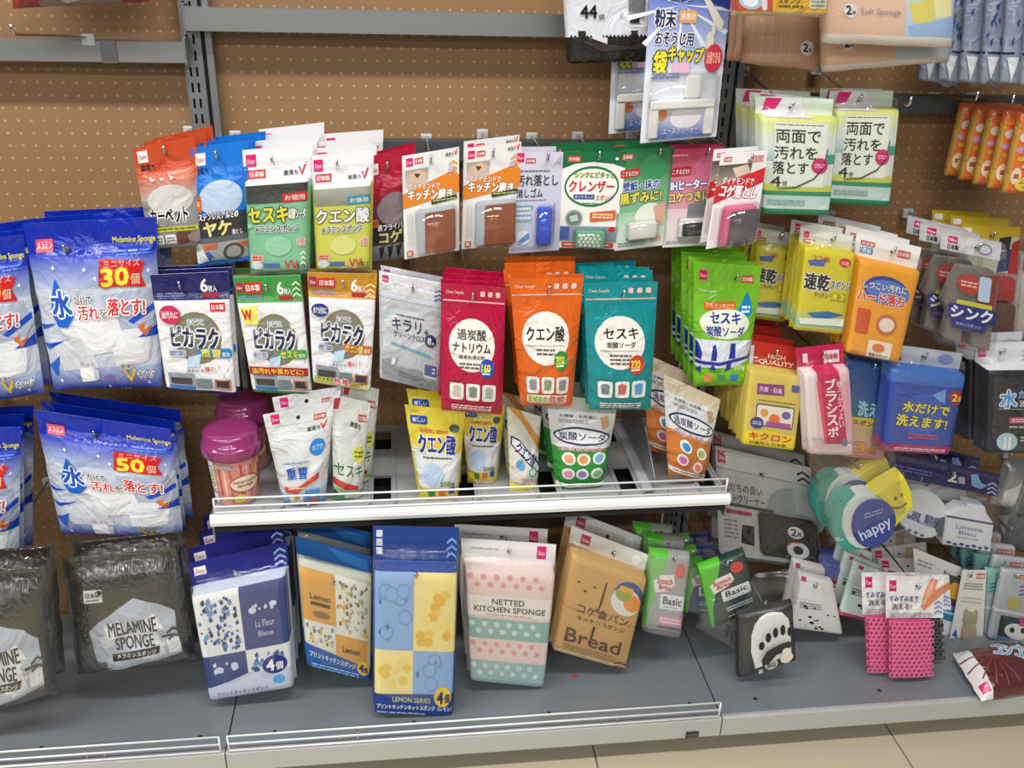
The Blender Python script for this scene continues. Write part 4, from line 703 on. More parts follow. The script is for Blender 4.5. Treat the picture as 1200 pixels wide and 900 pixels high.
# ================================================================ right bay, second row
def prism(p, pts, dep, base=0, bev=.002):
    bm = bmesh.new(); f = []; b = []
    for x, y in pts:
        q = p.xy(x/100, y/100); f.append(bm.verts.new((q.x, -base-dep, q.z))); b.append(bm.verts.new((q.x, -base, q.z)))
    n = len(pts); ff = bm.faces.new(f); bm.faces.new(b[::-1])
    for k in range(n): bm.faces.new((f[k], b[k], b[(k+1) % n], f[(k+1) % n]))
    bmesh.ops.recalc_face_normals(bm, faces=bm.faces[:])
    if bev: bmesh.ops.bevel(bm, geom=[e for e in ff.edges], offset=bev, segments=2, affect='EDGES')
    return bm
def ell(x0, y0, x1, y1, n=20, a0=0, a1=360): return [((x0+x1)/2+(x1-x0)/2*math.cos(math.radians(a0+(a1-a0)*k/n)), (y0+y1)/2+(y1-y0)/2*math.sin(math.radians(a0+(a1-a0)*k/n))) for k in range(n)]
RB = -.22
quick = [R(0, 0, 100, 14, '#dcdad6'), DA(8, 3, 18, 9), JP(8, 10, 30, 14, '#b03a2c'), R(0, 14, 100, 100, '#d3c62e'), G(0, 74, 100, 92, '#d3c62e', '#7fb8a0'), R(0, 92, 100, 100, '#cfc13a'), T('2コ組', 20, 20, 50, 25, '#c8452e'), P('#4a6aa8', (10, 26), (46, 22), (40, 30), (14, 31)), E(68, 19, 90, 28, RED), T('抗菌', 72, 22, 86, 26, '#f4d0c0'), T('速乾', 8, 38, 56, 54, BLK, WHT, .08, .05), T('スポンジ', 58, 42, 96, 51, '#22305e', WHT, .07, .03), T('キッチン', 30, 56, 56, 61, '#22305e'), T('清潔', 60, 55, 90, 62, '#e8dc3a', BLK, .07, .04), P('#2a6aa0', (20, 78), (60, 74), (92, 76), (60, 82), (34, 82)), P('#e6e9d8', (6, 84), (94, 80), (94, 88), (10, 90))]
BK = dict(kind='block', m=.02, b=.02, bodyname='sponge_block', film=FILM, pr='card')
pk('quick_dry_sponge_pack', 'yellow quick drying sponge pack beside orange hard sponge packs', 'sponge pack', 'yellow quick drying packs', ((938, 266), (1000, 276), (924, 382), (982, 388)), RB, quick, T=.03, hv=.14, body='#d3c62e', header='#dcdad6', n=2, dy=.04, yaw=-.1, hole=(60, 7), **BK)
pk('quick_dry_sponge_pack', 'yellow quick drying sponge pack beside lime pouches', 'sponge pack', 'inner yellow quick drying packs', ((884, 266), (934, 274), (868, 368), (916, 374)), -.13, quick, T=.03, hv=.14, body='#d3c62e', header='#dcdad6', n=2, dy=.05, yaw=-.1, hole=(60, 7), **BK)
hard = [R(0, 0, 100, 18, '#e9e8e6'), R(0, 18, 100, 100, '#eba02c'), JP(8, 5, 30, 9, '#c4512d'), JP(66, 6, 86, 12, '#c4512d'), R(8, 10, 28, 15, '#3f8fd0', 1), T('抗菌', 11, 11, 25, 14, WHT), E(14, 27, 84, 50, '#3a4a9a'), E(18, 30, 88, 50, '#5a7ac8'), T('しつこい汚れに', 12, 33, 82, 39, '#f3efe4', '#3a4a9a', .08, .03, 2), T('ハード落ち', 6, 41, 82, 51, '#d03a24', WHT, .08, .05, 2), R(10, 57, 32, 78, '#d0542a', 2), E(44, 58, 78, 76, '#c96a4a'), E(48, 61, 74, 73, '#ead8c8'), R(36, 82, 78, 97, '#efe2cc', 2), E(44, 84, 66, 92, '#e07a3a'), T('両面スポンジ', 40, 93, 74, 96, BLK), Lm(10, 94, 26, 97, '#c07a1a', 1)]
pk('hard_sponge_pack', 'orange hard scouring sponge pack with white header', 'sponge pack', 'orange hard sponge packs', ((1004, 272), (1080, 290), (984, 410), (1048, 422)), RB-.01, hard, T=.024, hv=.18, body='#e8982a', header='#e9e8e6', n=4, dy=.036, yaw=-.08, hole=(56, 9), **BK, drift=(-.004, .002))
def foot_extra(p, root):
    bm_obj('sponge', prism(p, [(14, 44), (26, 26), (80, 24), (92, 34), (90, 96), (58, 96), (56, 82), (40, 82), (38, 96), (10, 92), (16, 70), (4, 60)], .022), mat('#77716c', .9, 0, (200, .4, .001)), root)
    bm_obj('scrub_face', prism(p, [(60, 30), (88, 28), (88, 60), (62, 60)], .003, .022), mat('#8c3430', .9, 0, (200, .5, .001)), root)
sink = [R(0, 0, 100, 16, '#d9dade'), DA(12, 3, 28, 9), T('日本製', 12, 10, 30, 14.5, BLK, b=.03), E(60, 4, 86, 14, '#7f93c0'), E(63, 5.5, 83, 12.5, '#d9dade')]
sinkp = [E(20, 30, 60, 48, '#b5392e'), Lm(26, 36, 54, 42, '#eac0b0', 2), R(56, 30, 76, 52, '#b9cfe8', 4), R(22, 54, 82, 60, '#c8cc3a', 2), R(8, 58, 90, 72, '#1d2a7a', 6), R(16, 70, 76, 80, '#1d2a7a', 3), T('シンク', 14, 59.5, 84, 70.5, WHT, b=.05), T('きれいスポンジ', 24, 74, 66, 77, '#b9c4e8')]
def sink_extra(p, root):
    foot_extra(p, root); bm = p.art(sinkp, .0275); bm_obj('sticker', bm, PR_CARD, root)
pk('sink_sponge_pack', 'clear bagged grey sink sponge with navy sticker', 'sponge pack', 'clear sink sponge packs', ((1103, 270), (1174, 284), (1092, 398), (1158, 412)), RB, sink, kind='card', T=.03, body=None, n=3, dy=.034, hole=(58, 9), extra=sink_extra, hookto=True, yaw=-.05, drift=(-.012, .002), film=FILM)
def red_block(p, root): bm_obj('sponge', p.block(48, 42, 90, 62, .02, .003), mat('#b23434', .8), root); bm_obj('brown_sponge', p.block(10, 64, 92, 98, .024, .004), mat('#6d4a3e', .9, 0, (200, .4, .001)), root)
pk('net_cleaner_pack', 'yellow and red topped brown sponge pack beside the sink sponges', 'sponge pack', 'yellow topped brown sponge packs', ((1126, 262), (1196, 266), (1120, 392), (1184, 400)), -.125, [R(0, 0, 100, 40, '#d9d6c0'), R(0, 0, 100, 9, '#d8b820'), P('#d8b820', (0, 6), (70, 8), (50, 18), (20, 16)), P('#24406e', (70, 22), (92, 18), (96, 36), (64, 40)), P('#b82a2a', (88, 14), (100, 10), (100, 40), (84, 40)), P('#2a2a2c', (66, 10), (86, 8), (84, 20), (64, 20)), R(4, 3, 18, 8, WHT), R(0, 40, 100, 100, '#a39a92')], kind='card', T=.024, body='#a39a92', bodyname='backing_card', pr='card', n=3, dy=.032, hole=(50, 9), extra=red_block, film=FILM, drift=(-.004, .005))
pk('white_brush_pack', 'pale grey white pack standing at the photo edge beside yellow pack', 'sponge pack', None, ((1186, 292), (1240, 300), (1170, 388), (1230, 400)), -.085, [G(0, 0, 100, 100, '#cfcac2', '#b9b4ac'), R(6, 4, 20, 20, '#b85a50', 2), Lm(30, 30, 90, 70, '#a8a49c', 5)], kind='block', T=.03, body='#c4bfb6', bodyname='sponge_block', film=FILM, hole=None, hookto=False)
# ---------------------------------------------------------------- right bay, third row
kik = [R(0, 0, 100, 22, '#b9271f'), R(0, 4, 16, 24, '#d9d0cc'), T('HIGH', 42, 10, 72, 14.5, '#f2d9c8', b=.03), T('QUALITY', 26, 16, 88, 21, '#f2d9c8', b=.03), R(0, 22, 100, 100, '#d3bd52'), R(3, 25, 97, 98, '#d8c25a', 8), R(18, 33, 66, 44, '#8a3a7a', 1, 4), T('抗菌・防臭', 22, 36, 62, 41, '#f0d8e8'), R(78, 31, 92, 38, '#4a4f9a'), Lm(22, 49, 88, 51, '#6a5a20', 1), R(20, 53, 88, 76, '#54506a', 4), R(22, 54.5, 86, 74.5, '#eee6d2', 3), E(28, 58, 42, 66, '#e0a050'), E(44, 62, 64, 73, '#e8702e'), E(66, 58, 82, 66, '#7a5aa8'), R(40, 70, 84, 75, '#a84a9a'), E(12, 67, 36, 79, '#26307a'), Lm(16, 71, 33, 75, '#c8cce8', 2), P('#e8d02a', (4, 82), (50, 79), (96, 82), (96, 99), (4, 99)), T('キクロン', 12, 82.5, 88, 89.5, '#cc2a24', b=.04), T('抗菌加工 日本製', 14, 91.5, 80, 94.5, '#2a2a2a', b=.02)]
pk('yellow_kitchen_sponge', 'yellow kitchen sponge with red high quality header', 'sponge pack', 'yellow high quality sponges', ((874, 398), (940, 408), (862, 514), (926, 522)), RB, kik, T=.03, hv=.22, body='#cdb548', header='#b9271f', n=4, dy=.036, yaw=-.05, hole=(52, 9), **BK)
brush = [R(0, 0, 100, 18, '#bd1a52'), R(14, 6, 24, 14, '#f0e0e6'), R(58, 5, 90, 16, '#e9d6dc', 1), T('日本製', 62, 8, 86, 13, '#bd1a52', b=.03), R(0, 18, 100, 100, '#e6c2c8'), R(0, 18, 22, 96, '#e8dad8'), P('#c81f56', (28, 18), (74, 18), (84, 86), (36, 88)), P('#e0506a', (26, 26), (34, 26), (42, 86), (36, 86)), V('ブラシスポ', 44, 24, 66, 80, WHT, None, .03), V('ゅうかつよい', 68, 26, 78, 70, '#f6d6de'), P('#e8a8b8', (74, 30), (96, 28), (98, 70), (84, 76)), G(4, 86, 100, 100, '#e9c8cc', '#f0dadc'), E(70, 80, 84, 88, '#8a8088')]
pk('pink_brush_sponge', 'pale pink brush sponge with magenta banner', 'sponge pack', 'pink brush sponge', ((932, 408), (988, 402), (940, 526), (994, 528)), -.25, brush, T=.028, hv=.18, body='#e6c6c4', header='#bd1a52', n=1, dy=.034, hole=(52, 9), **BK)
pear = [R(0, 0, 100, 100, '#2f5c9e'), R(0, 36, 100, 56, '#1f6a86'), T('洗える', 30, 38, 92, 53, '#9fd0e0', '#15435a', .07, .05), P('#d6c23a', (0, 56), (100, 52), (100, 66), (0, 66)), T('スポンジ', 20, 57, 80, 62, '#22304a', b=.03), R(0, 62, 100, 80, '#c9ad86'), G(0, 78, 100, 100, '#d8a0ae', '#d488a0'), T('3', 28, 80, 52, 90, '#e8a02a', '#9a3a1a', .08, .05), T('個', 56, 84, 76, 90, '#e8a02a', '#9a3a1a', .07)]
pk('three_colour_sponge_pack', 'blue beige and pink three colour sponge pack', 'sponge pack', 'three colour sponge packs', ((984, 412), (1040, 424), (976, 528), (1028, 534)), -.18, pear, T=.032, body='#b98a86', n=2, dy=.045, hole=(50, 3), hookto=.02, **BK)
wash = [R(0, 0, 100, 16, '#b8bcc2'), DA(6, 4, 14, 9, '#a8203c'), T('日本製', 6, 10, 24, 14, '#a8203c', b=.03), E(70, 3, 90, 13, '#7d90c2'), R(0, 16, 100, 100, '#2d49a4'), R(0, 16, 100, 28, '#3f6cb8'), P('#6f9ad8', (46, 40), (60, 36), (74, 30), (76, 44)), E(22, 36, 76, 80, '#3c5cb4'), T('水だけで', 22, 46, 84, 56, '#e0d24a', '#16203a', .09, .05, -2), T('洗えます!', 16, 59, 84, 70, '#e0d24a', '#16203a', .09, .05, -2), E(80, 30, 99, 45, '#9a2f3a'), T('2', 84, 34, 90, 41, '#f0d060', b=.04), T('個', 91, 36, 96, 41, '#f0d060'), Lm(34, 76, 76, 82, '#c24a5a', 2), R(0, 88, 100, 98, '#a2305e'), Lm(18, 91, 90, 95, '#e6b8cc', 2)]
pk('blue_cloth_sponge_pack', 'bright blue wash with water sponge pack with yellow lettering', 'sponge pack', 'bright blue wash sponge', ((1036, 402), (1128, 414), (1022, 522), (1104, 526)), RB, wash, T=.034, hv=.16, body='#2d49a4', header='#b8bcc2', n=1, dy=.042, yaw=-.05, hole=(50, 8), **BK)
dark = [R(0, 0, 100, 18, '#dcdee2'), DA(4, 5, 16, 13), CH(70, 6, 96, 17, '#aab0bc', 3), R(0, 18, 100, 100, '#23262e'), R(0, 80, 100, 100, '#2b3244'), T('水', 20, 36, 44, 52, '#4a9ae0', WHT, .09, .05), T('だけで', 46, 36, 90, 43, '#8fc0e8', '#2a4a7a', .06, .04), T('洗える', 48, 45, 92, 51, WHT, b=.03), R(18, 53, 96, 53.6, '#aab0b8'), R(34, 61, 98, 67, '#c0485e', 2), Lm(38, 62, 94, 66, '#f0d0d8', 2), Lm(34, 69, 96, 72, '#b8bcc4', 1), E(16, 76, 48, 94, '#aec8d0'), R(27, 80, 31, 92, '#dfeaec', 1), R(34, 80, 38, 92, '#dfeaec', 1), R(50, 78, 98, 86, '#15171c'), Lm(52, 79, 96, 85, '#c8c4a8', 2), R(72, 92, 96, 96, '#c8ccd4', 2)]
pk('dark_sponge_pack', 'charcoal black wash sponge pack with white header', 'sponge pack', 'charcoal black sponge packs', ((1143, 402), (1222, 400), (1140, 522), (1214, 524)), RB, dark, T=.04, hv=.17, body='#20222a', header='#dcdee2', n=2, dy=.046, hole=(36, 9), **BK, drift=(-.003, 0))
# ---------------------------------------------------------------- right bay, lower goods
def roundels(p, root):
    bm_obj('net_pad', p.block(40, 52, 97, 92, .02, .004), mat('#24221d', .9, 0, (150, .5, .001)), root)
foam = [R(0, 0, 100, 100, '#b9bab8'), R(0, 0, 100, 18, '#c4c4c2'), DA(2, 3, 10, 14, '#a83a55'), CH(84, 5, 97, 17, '#26282a', 2), R(0, 18, 100, 18.8, '#8a8a88'), T('泡だちの良い', 6, 30, 46, 38, '#3a3a3a'), T('ネットクリーナー', 4, 40, 48, 48, '#3a3a3a'), E(50, 24, 110, 72, '#8f9a9c'), P('#a9b2b4', (78, 22), (98, 26), (98, 50), (80, 48)), R(0, 49, 56, 52, '#2a2a28'), R(0, 52, 40, 100, '#c6c0bc'), R(4, 55, 34, 59, '#b03a50', 1), Lm(6, 64, 20, 84, '#8f8a86', 5), P('#1f1e1c', (24, 68), (36, 68), (35, 88), (22, 86)), R(0, 93, 100, 100, '#c9ced2')]
foamtop = [E(66, 57, 82, 69, '#d8d6d4'), T('2', 69, 59.5, 75, 66.5, '#23284a', b=.04), T('枚', 75.5, 61.5, 80, 66.5, '#23284a'), E(64, 72, 86, 89, '#cfcfcd'), E(70, 76, 80, 85, '#17191c'), P('#b03a3a', (64, 76), (70, 72), (78, 72), (78, 73), (70, 73.5), (65, 77))]
def foam_extra(p, root):
    roundels(p, root); bm_obj('sticker', p.art(foamtop, .0208), PR_CARD, root)
pk('foam_net_cleaner_pack', 'white and black net cleaner card pack marked two', 'net pack', 'net cleaner card packs', ((838, 522), (950, 548), (842, 648), (962, 664)), -.14, foam, kind='card', T=.02, body='#b9bab8', bodyname='backing_card', pr='card', n=2, dy=.05, hole=(46, 17), extra=foam_extra, film=FILM, hookto=.02)
def happy_extra(p, root):
    for c, x0, x1, nm in (('#3f9e8e', 2, 14, 'teal_layer'), ('#d6dcd6', 14, 26, 'white_layer')):
        bm_obj(nm, prism(p, ell(x0-2, 10, x0+58, 100, 20), .038-.006*(c != '#3f9e8e'), .0 if c == '#3f9e8e' else .01), mat(c, .85, 0, (200, .35, .001)), root)
    bm_obj('yellow_sponge', prism(p, [(46, 24), (70, 10), (97, 0), (102, 30), (101, 58), (72, 86), (46, 96)], .036, .004), mat('#dfd23c', .85, 0, (200, .35, .001)), root)
    bm_obj('blue_front', prism(p, ell(22, 20, 76, 99, 22), .006, .043), mat('#38468c', .85, 0, (200, .35, .001)), root)
    bm_obj('printed_front', p.art([T('happy', 29, 56, 69, 80, '#c9d2e8', b=.015, rot=12), Lm(38, 36, 62, 46, '#8a96c4', 2)], .0497), PR_CLOTH, root)
    bm_obj('smile_print', p.art([R(80, 30, 83, 36, '#6a4a20'), R(88, 27, 91, 33, '#6a4a20')]+[P('#6a4a20', (74+i*3.2, 44+5*math.sin(i*.5)), (77.4+i*3.2, 44+5*math.sin((i+1)*.5)), (77.4+i*3.2, 47+5*math.sin((i+1)*.5)), (74+i*3.2, 47+5*math.sin(i*.5))) for i in range(6)], .0405), PR_CLOTH, root)
pk('happy_sponge_pack', 'round happy sponge with yellow smile in clear bag', 'sponge pack', 'happy smile sponges', ((958, 568), (1050, 545), (972, 642), (1062, 606)), -.24, [], kind='card', body=None, n=2, dy=.06, hole=(52, -14), extra=happy_extra, hookto=.01, drift=(-.012, .004))
pkq = Pack(((940, 512), (1046, 520), (972, 640), (1062, 600)), -.285, kind='bag', T=.02, amp=.012, seed=4, wave=.08)
o_ = bm_obj('clear_wrap', pkq.body(sym=.1), FILM, None, True); hp = bpy.data.objects['happy_sponge_pack']; o_.parent = hp; o_.matrix_local = hp.matrix_world.inverted() @ pkq.M
def house_extra(p, root):
    wm = mat('#d9dbe0', .85, 0, (220, .35, .001))
    bm_obj('round_sponge', prism(p, ell(4, 34, 52, 96, 22), .022), wm, root)
    bm_obj('round_dark_half', prism(p, ell(40, 62, 62, 92, 14), .004, .0222, 0), mat('#4a5068', .85), root)
    bm_obj('house_sponge', prism(p, [(46, 97), (48, 58), (60, 44), (66, 44), (66, 38), (82, 38), (84, 46), (92, 58), (92, 97)], .03, .002), wm, root)
    bm_obj('sponge_print', p.art([R(48, 57, 92, 59.5, '#343a6e'), T('Lexume', 56, 66, 84, 72, '#5a6a98', b=0) if False else T('Limone', 57, 66, 82, 72, '#5a6a98', b=0), T('Bleu', 60, 74, 76, 79, '#5a6a98', b=0), Lm(58, 82, 80, 85, '#9aa4c0', 1), [E(49+i*6, 90+(i % 2)*1.5, 53.5+i*6, 94+(i % 2), '#3a4680') for i in range(7)]], .0324), PR_CLOTH, root)
    bm_obj('round_print', p.art([T('Limone', 28, 58, 38, 84, '#4a5890', b=.02, rot=80), T('Bleu', 16, 60, 24, 76, '#4a5890', b=.02, rot=80), [E(8+i*6, 84+i*2, 12+i*6, 87+i*2, '#3a4680') for i in range(4)]], .0226), PR_CLOTH, root)
nav = [R(0, 0, 100, 30, '#10145a'), Lm(6, 14, 40, 22, '#5a66b0', 2), T('2', 54, 10, 62, 22, '#e8e6c8', b=.04), T('個', 63, 13, 69, 22, '#d8d8e0'), P('#8ab8e0', (74, 8), (80, 6), (84, 16), (90, 18), (84, 24), (76, 22)), CH(90, 12, 99, 29, '#b8d0f0', 3)]
pk('house_sponge_pack', 'navy headed pack with white house shaped sponge', 'sponge pack', 'navy headed house sponges', ((1040, 528), (1172, 556), (1040, 622), (1160, 640)), -.16, nav, kind='card', T=.032, hv=.3, body=None, header=None, n=2, dy=.06, hole=(56, 12), extra=lambda p, root: (bm_obj('header', p.body(0, .3), mat('#10145a', .35), root), house_extra(p, root)), film=FILM, yaw=-.05, drift=(-.006, .008))
def thin(name, lab, q, Y, art, body='#d9dadb', n=1, dy=.02, grp=None, **k):
    return pk(name, lab, k.pop('cat', 'sponge card'), grp, q, Y, art, kind=k.pop('kind', 'card'), body=body, bodyname='backing_card', pr='card', n=n, dy=dy, **k)
spots = lambda n, sd: ('M', [E(x, y, x+w, y+w*.6, '#26262a') for x, y, w in [(random.Random(sd+i).uniform(4, 88), random.Random(sd*3+i).uniform(46, 92), random.Random(sd*7+i).uniform(3, 10)) for i in range(n)]])
thin('panda_sponge_pack', 'white speckled panda sponge pack under the net cleaner', ((934, 668), (972, 676), (922, 730), (984, 738)), -.21, [R(0, 0, 100, 100, '#dcdcd8'), R(4, 1, 18, 9, '#c43a62'), R(0, 10, 62, 40, '#e6e6e4'), Lm(10, 46, 60, 58, '#8a8a86', 3), spots(14, 5)], n=2, dy=.045, grp='white panda sponge packs', kind='block', T=.018, hole=(40, 12))
thin('mint_sponge_pack', 'mint green headed pink net pack with panda print', ((1000, 655), (1040, 672), (982, 718), (1030, 728)), -.22, [R(0, 0, 100, 100, '#cfe0d8'), R(12, 3, 26, 9, '#c43a62'), R(0, 36, 100, 38, '#b4c8c0'), Lm(10, 44, 70, 58, '#6a7a74', 3), spots(8, 9), P('#c8467e', (0, 92), (100, 94), (100, 100), (0, 100)), P('#c87aa0', (62, 6), (96, 14), (90, 30), (66, 24))], n=3, dy=.035, grp='mint headed net packs', kind='block', T=.009, hole=(36, 14))
thin('striped_sponge_pack', 'purple and red striped sponge pack marked with black letters', ((964, 654), (996, 662), (962, 690), (994, 696)), -.17, [G(0, 0, 100, 45, '#5a6ab0', '#7f78b8'), R(0, 45, 100, 60, '#c02a4a'), R(0, 60, 100, 100, '#e0dede'), R(0, 60, 14, 100, '#c02a4a'), T('3/2', 26, 64, 94, 96, BLK, b=.03), [R(0, 6+i*10, 100, 8+i*10, '#4a4f86') for i in range(4)]], n=3, dy=.03, grp='striped sponge packs', kind='block', T=.02, hole=None, hookto=False)
def net_bm(p, x0, y0, x1, y1, dep, nx, ny):
    bm = bmesh.new(); vc = {}
    def gv(x, y, z=0):
        k = (round(x, 4), round(y, 4))
        if k not in vc:
            q = p.xy((x0+(x1-x0)*x)/100, (y0+(y1-y0)*y)/100); vc[k] = bm.verts.new((q.x, -dep-.002*math.sin(x*math.pi), q.z))
        return vc[k]
    for j in range(ny):
        for i in range(nx):
            o = .5 if j % 2 else 0
            a, b = (i+o)/nx, (i+1+o)/nx; c, d = j/ny, (j+1)/ny
            if b > 1.0001: continue
            m, e = (a+b)/2, (c+d)/2; hx_, hy = (b-a)*.30, (d-c)*.36
            outer = [(a, c), (m, c), (b, c), (b, e), (b, d), (m, d), (a, d), (a, e)]
            inner = [(m-hx_*.7, e-hy*.7), (m, e-hy), (m+hx_*.7, e-hy*.7), (m+hx_, e), (m+hx_*.7, e+hy*.7), (m, e+hy), (m-hx_*.7, e+hy*.7), (m-hx_, e)]
            for k in range(8):
                try: bm.faces.new((gv(*outer[k]), gv(*outer[(k+1) % 8]), gv(*inner[(k+1) % 8]), gv(*inner[k])))
                except ValueError: pass
    r = bmesh.ops.extrude_face_region(bm, geom=bm.faces[:])
    for v in [g for g in r['geom'] if isinstance(g, bmesh.types.BMVert)]: v.co.y += .0016
    bmesh.ops.recalc_face_normals(bm, faces=bm.faces[:]); return bm
def net_extra(col, dk):
    def ex(p, root):
        bm_obj('pad', p.block(2, 42, 76, 99, .012, .003), mat(dk, .9), root)
        bm_obj('net', net_bm(p, 0, 41, 78, 100, .014, 9, 13), mat(col, .6), root)
    return ex
hand = [R(0, 0, 100, 42, '#eceaea'), DA(6, 4, 18, 15), T('すみずみまで', 6, 19, 56, 25, '#3a4a9a', b=.02), T('洗える!', 10, 27, 44, 33, '#4a4a52'), P('#e08a6a', (60, 30), (70, 10), (78, 2), (90, 2), (84, 14), (100, 8), (100, 16), (74, 30), (66, 34)), P('#e9b294', (62, 28), (74, 8), (84, 2), (80, 14), (66, 28)), CH(84, 24, 98, 38, '#6a86d0', 3), Lm(6, 36, 80, 41, '#b8b8b8', 2)]
pk('pink_net_sponge', 'pink net sponge under a white hand printed header', 'net sponge', 'pink net sponges', ((1038, 675), (1106, 676), (1038, 788), (1104, 786)), -.33, hand, kind='card', hv=.42, body=None, n=2, dy=.022, hole=(52, 9), extra=lambda p, root: (bm_obj('header', p.body(0, .42), mat('#eceaea', .4), root), net_extra('#e26a98', '#c04676')(p, root)), drift=(-.03, -.004))
pk('grey_net_sponge', 'charcoal net sponge behind the pink net sponge', 'net sponge', None, ((1046, 672), (1112, 674), (1052, 766), (1118, 768)), -.288, hand, kind='card', hv=.42, body=None, hole=None, hookto=False, extra=lambda p, root: (bm_obj('header', p.body(0, .42), mat('#eceaea', .4), root), net_extra('#4c4f52', '#303234')(p, root)))
for i in range(4):
    thin('white_header_card', 'white header card fanned above the pink nets, %s from board' % ('first', 'second', 'third', 'fourth')[i], ((1014+i*7, 632+i*11), (1072+i*13, 616+i*19), (1016+i*8, 664+i*9), (1074+i*13, 650+i*18)), -.10-.025*i, [R(0, 0, 100, 100, '#d8d6d2'), DA(6, 10, 18, 40), P('#cfa890', (62, 10), (80, 10), (72, 90), (56, 90)), Lm(22, 60, 52, 90, '#a8a6a2', 2)], hole=(50, 30), hookto=False, grp='white header cards above the nets', cat='header card')
thin('white_header_card', 'long white tag with punched hole beside bear card', ((1070, 642), (1134, 668), (1072, 674), (1126, 692)), -.20, [R(0, 0, 100, 100, '#dcdad6', 6), Lm(8, 30, 36, 60, '#9a9894', 2), E(84, 36, 93, 60, '#2a2826')], cat='header card', hole=(60, 45))
thin('grill_photo_card', 'narrow food photo card with blue band beside bear card', ((1110, 672), (1134, 680), (1096, 752), (1114, 758)), -.215, [R(0, 0, 100, 100, '#d9dadc'), R(0, 0, 100, 42, '#4a4642'), E(16, 8, 90, 32, '#d09a3e'), R(0, 42, 100, 64, '#3f7aa8'), Lm(16, 50, 80, 56, '#cfe0ec', 1), E(10, 70, 30, 76, '#3a3a40'), P('#333338', (10, 90), (24, 80), (34, 90)), P('#2f4f9a', (60, 92), (72, 80), (86, 92))], hole=None, hookto=False)
def bear(p, root):
    bm_obj('bear_sponge', prism(p, [(30, 52), (36, 49), (42, 53), (62, 53), (68, 49), (74, 52), (74, 66), (70, 70), (76, 76), (76, 88), (70, 93), (38, 93), (30, 88), (30, 76), (34, 70), (28, 66)], .006), mat('#a59982', .9, 0, (200, .4, .001)), root)
thin('bear_sponge_card', 'white card with beige bear shaped sponge', ((1128, 668), (1156, 668), (1112, 752), (1151, 760)), -.225, [R(0, 0, 100, 100, '#dddbd6'), JP(60, 4, 94, 11, '#c4512d'), Lm(16, 16, 90, 26, '#8a8a86', 3), Lm(14, 34, 90, 44, '#c0beba', 2), P('#2f5fae', (4, 90), (14, 80), (22, 92)), Lm(20, 95, 90, 98, '#b09ac0', 1)], extra=bear, hole=(24, 5))
for nm, lab, q, top, i in (('teal_clear_sponge_pack', 'teal clear boxed sponge pack beside bear card', ((1153, 664), (1186, 668), (1150, 740), (1182, 746)), '#7fb8ae', 0), ('panda_box_pack', 'grey clear boxed pack with a panda picture', ((1172, 664), (1214, 668), (1156, 744), (1206, 756)), '#b4b8bc', 1)):
    thin(nm, lab, q, -.21-.02*i, [R(0, 0, 100, 100, '#aeb4ba'), R(0, 0, 100, 34, top), JP(46, 4, 90, 10, '#c4512d'), CH(10 if i == 0 else 50, 16, 46 if i == 0 else 86, 32, '#2f5f9a', 3), E(22, 34, 62, 52, '#b9b060'), R(0, 54, 100, 58, '#d2d6da'), R(14, 62, 86, 92, '#34403a'), E(28, 70, 84, 92, '#e9e8e4'), E(40, 76, 52, 84, '#222222'), E(66, 74, 76, 82, '#222222'), R(14, 92, 86, 99, '#6a86b0'), R(60, 60, 78, 72, '#c04a6a')], n=4, dy=.04, grp=('teal' if i == 0 else 'grey')+' clear boxed packs', kind='block', T=.012, hole=(30, 5), film=FILM, drift=(-.002, .004), body=top)
# dark red net cleaner lying on the deck
def lying(p, root): pass
pk('lying_net_cleaner', 'dark red net cleaner pack lying on the base deck', 'net pack', None, ((1116, 766), (1196, 752), (1150, 822), (1236, 806)), -.298, [R(0, 0, 100, 100, '#5c2024'), P('#e0dede', (0, 0), (16, 0), (16, 100), (0, 100)), R(4, 76, 14, 92, PINK), [P('#8a4a4a', (40, 30), (40+math.cos(a)*40, 30+math.sin(a)*60), (40+math.cos(a+.06)*40, 30+math.sin(a+.06)*60)) for a in (1.2, 1.6, 2, 2.4, 2.8, 3.2)], T('ゴシゴシ', 44, 14, 92, 44, '#6fa8e0', WHT, .08, .05, -20)], kind='bag', T=.028, amp=.004, wave=.03, sym=.0, body='#54191d', tilt=-1.42, film=FILM, hole=None, hookto=False)
# ================================================================ lower row over the base decks
LOW = -.245
def cubes(seed):
    rg = random.Random(seed); return ('M', [P(rg.choice(['#c3c8d0', '#d6d9de', '#a9b4c6', '#e0e1e2', '#b8c2d2']), (x, y), (x+rg.uniform(9, 15), y-rg.uniform(1, 5)), (x+rg.uniform(12, 18), y+rg.uniform(6, 11)), (x+rg.uniform(0, 5), y+rg.uniform(7, 13))) for x, y in [(24+rg.uniform(0, 46), 48+rg.uniform(0, 32)) for _ in range(22)]])
blackbag = [R(0, 0, 100, 100, '#35322d'), ('M', [R(i*2.4, 0, i*2.4+1.1, 100, '#3f3b35') for i in range(42)]), R(18, 22, 34, 32, '#c8c8c6'), T('日本製', 20, 24, 32, 28, '#333330'), Lm(20, 29, 32, 31, '#555550', 1), P('#aeb6c2', (18, 58), (28, 48), (46, 38), (60, 32), (80, 38), (92, 48), (92, 86), (30, 94), (22, 86)), cubes(4), T('MELAMINE', 36, 49, 76, 61, '#1f1f20', b=.018), T('SPONGE', 40, 63, 72, 74, '#1f1f20', b=.018), P('#26241f', (36, 77), (76, 74), (74, 81), (36, 83)), T('メラミンスポンジ', 40, 76.5, 72, 80.5, '#e0e0dc'), R(82, 70, 92, 84, '#e3e4e6', 1), R(79, 66, 88, 68, '#3a3a3c'), CH(84, 60, 94, 72, '#4a4a4c', 2), T('20', 22, 84, 30, 89, '#222222', b=.03), Lm(22, 90, 34, 92, '#444440', 1)]
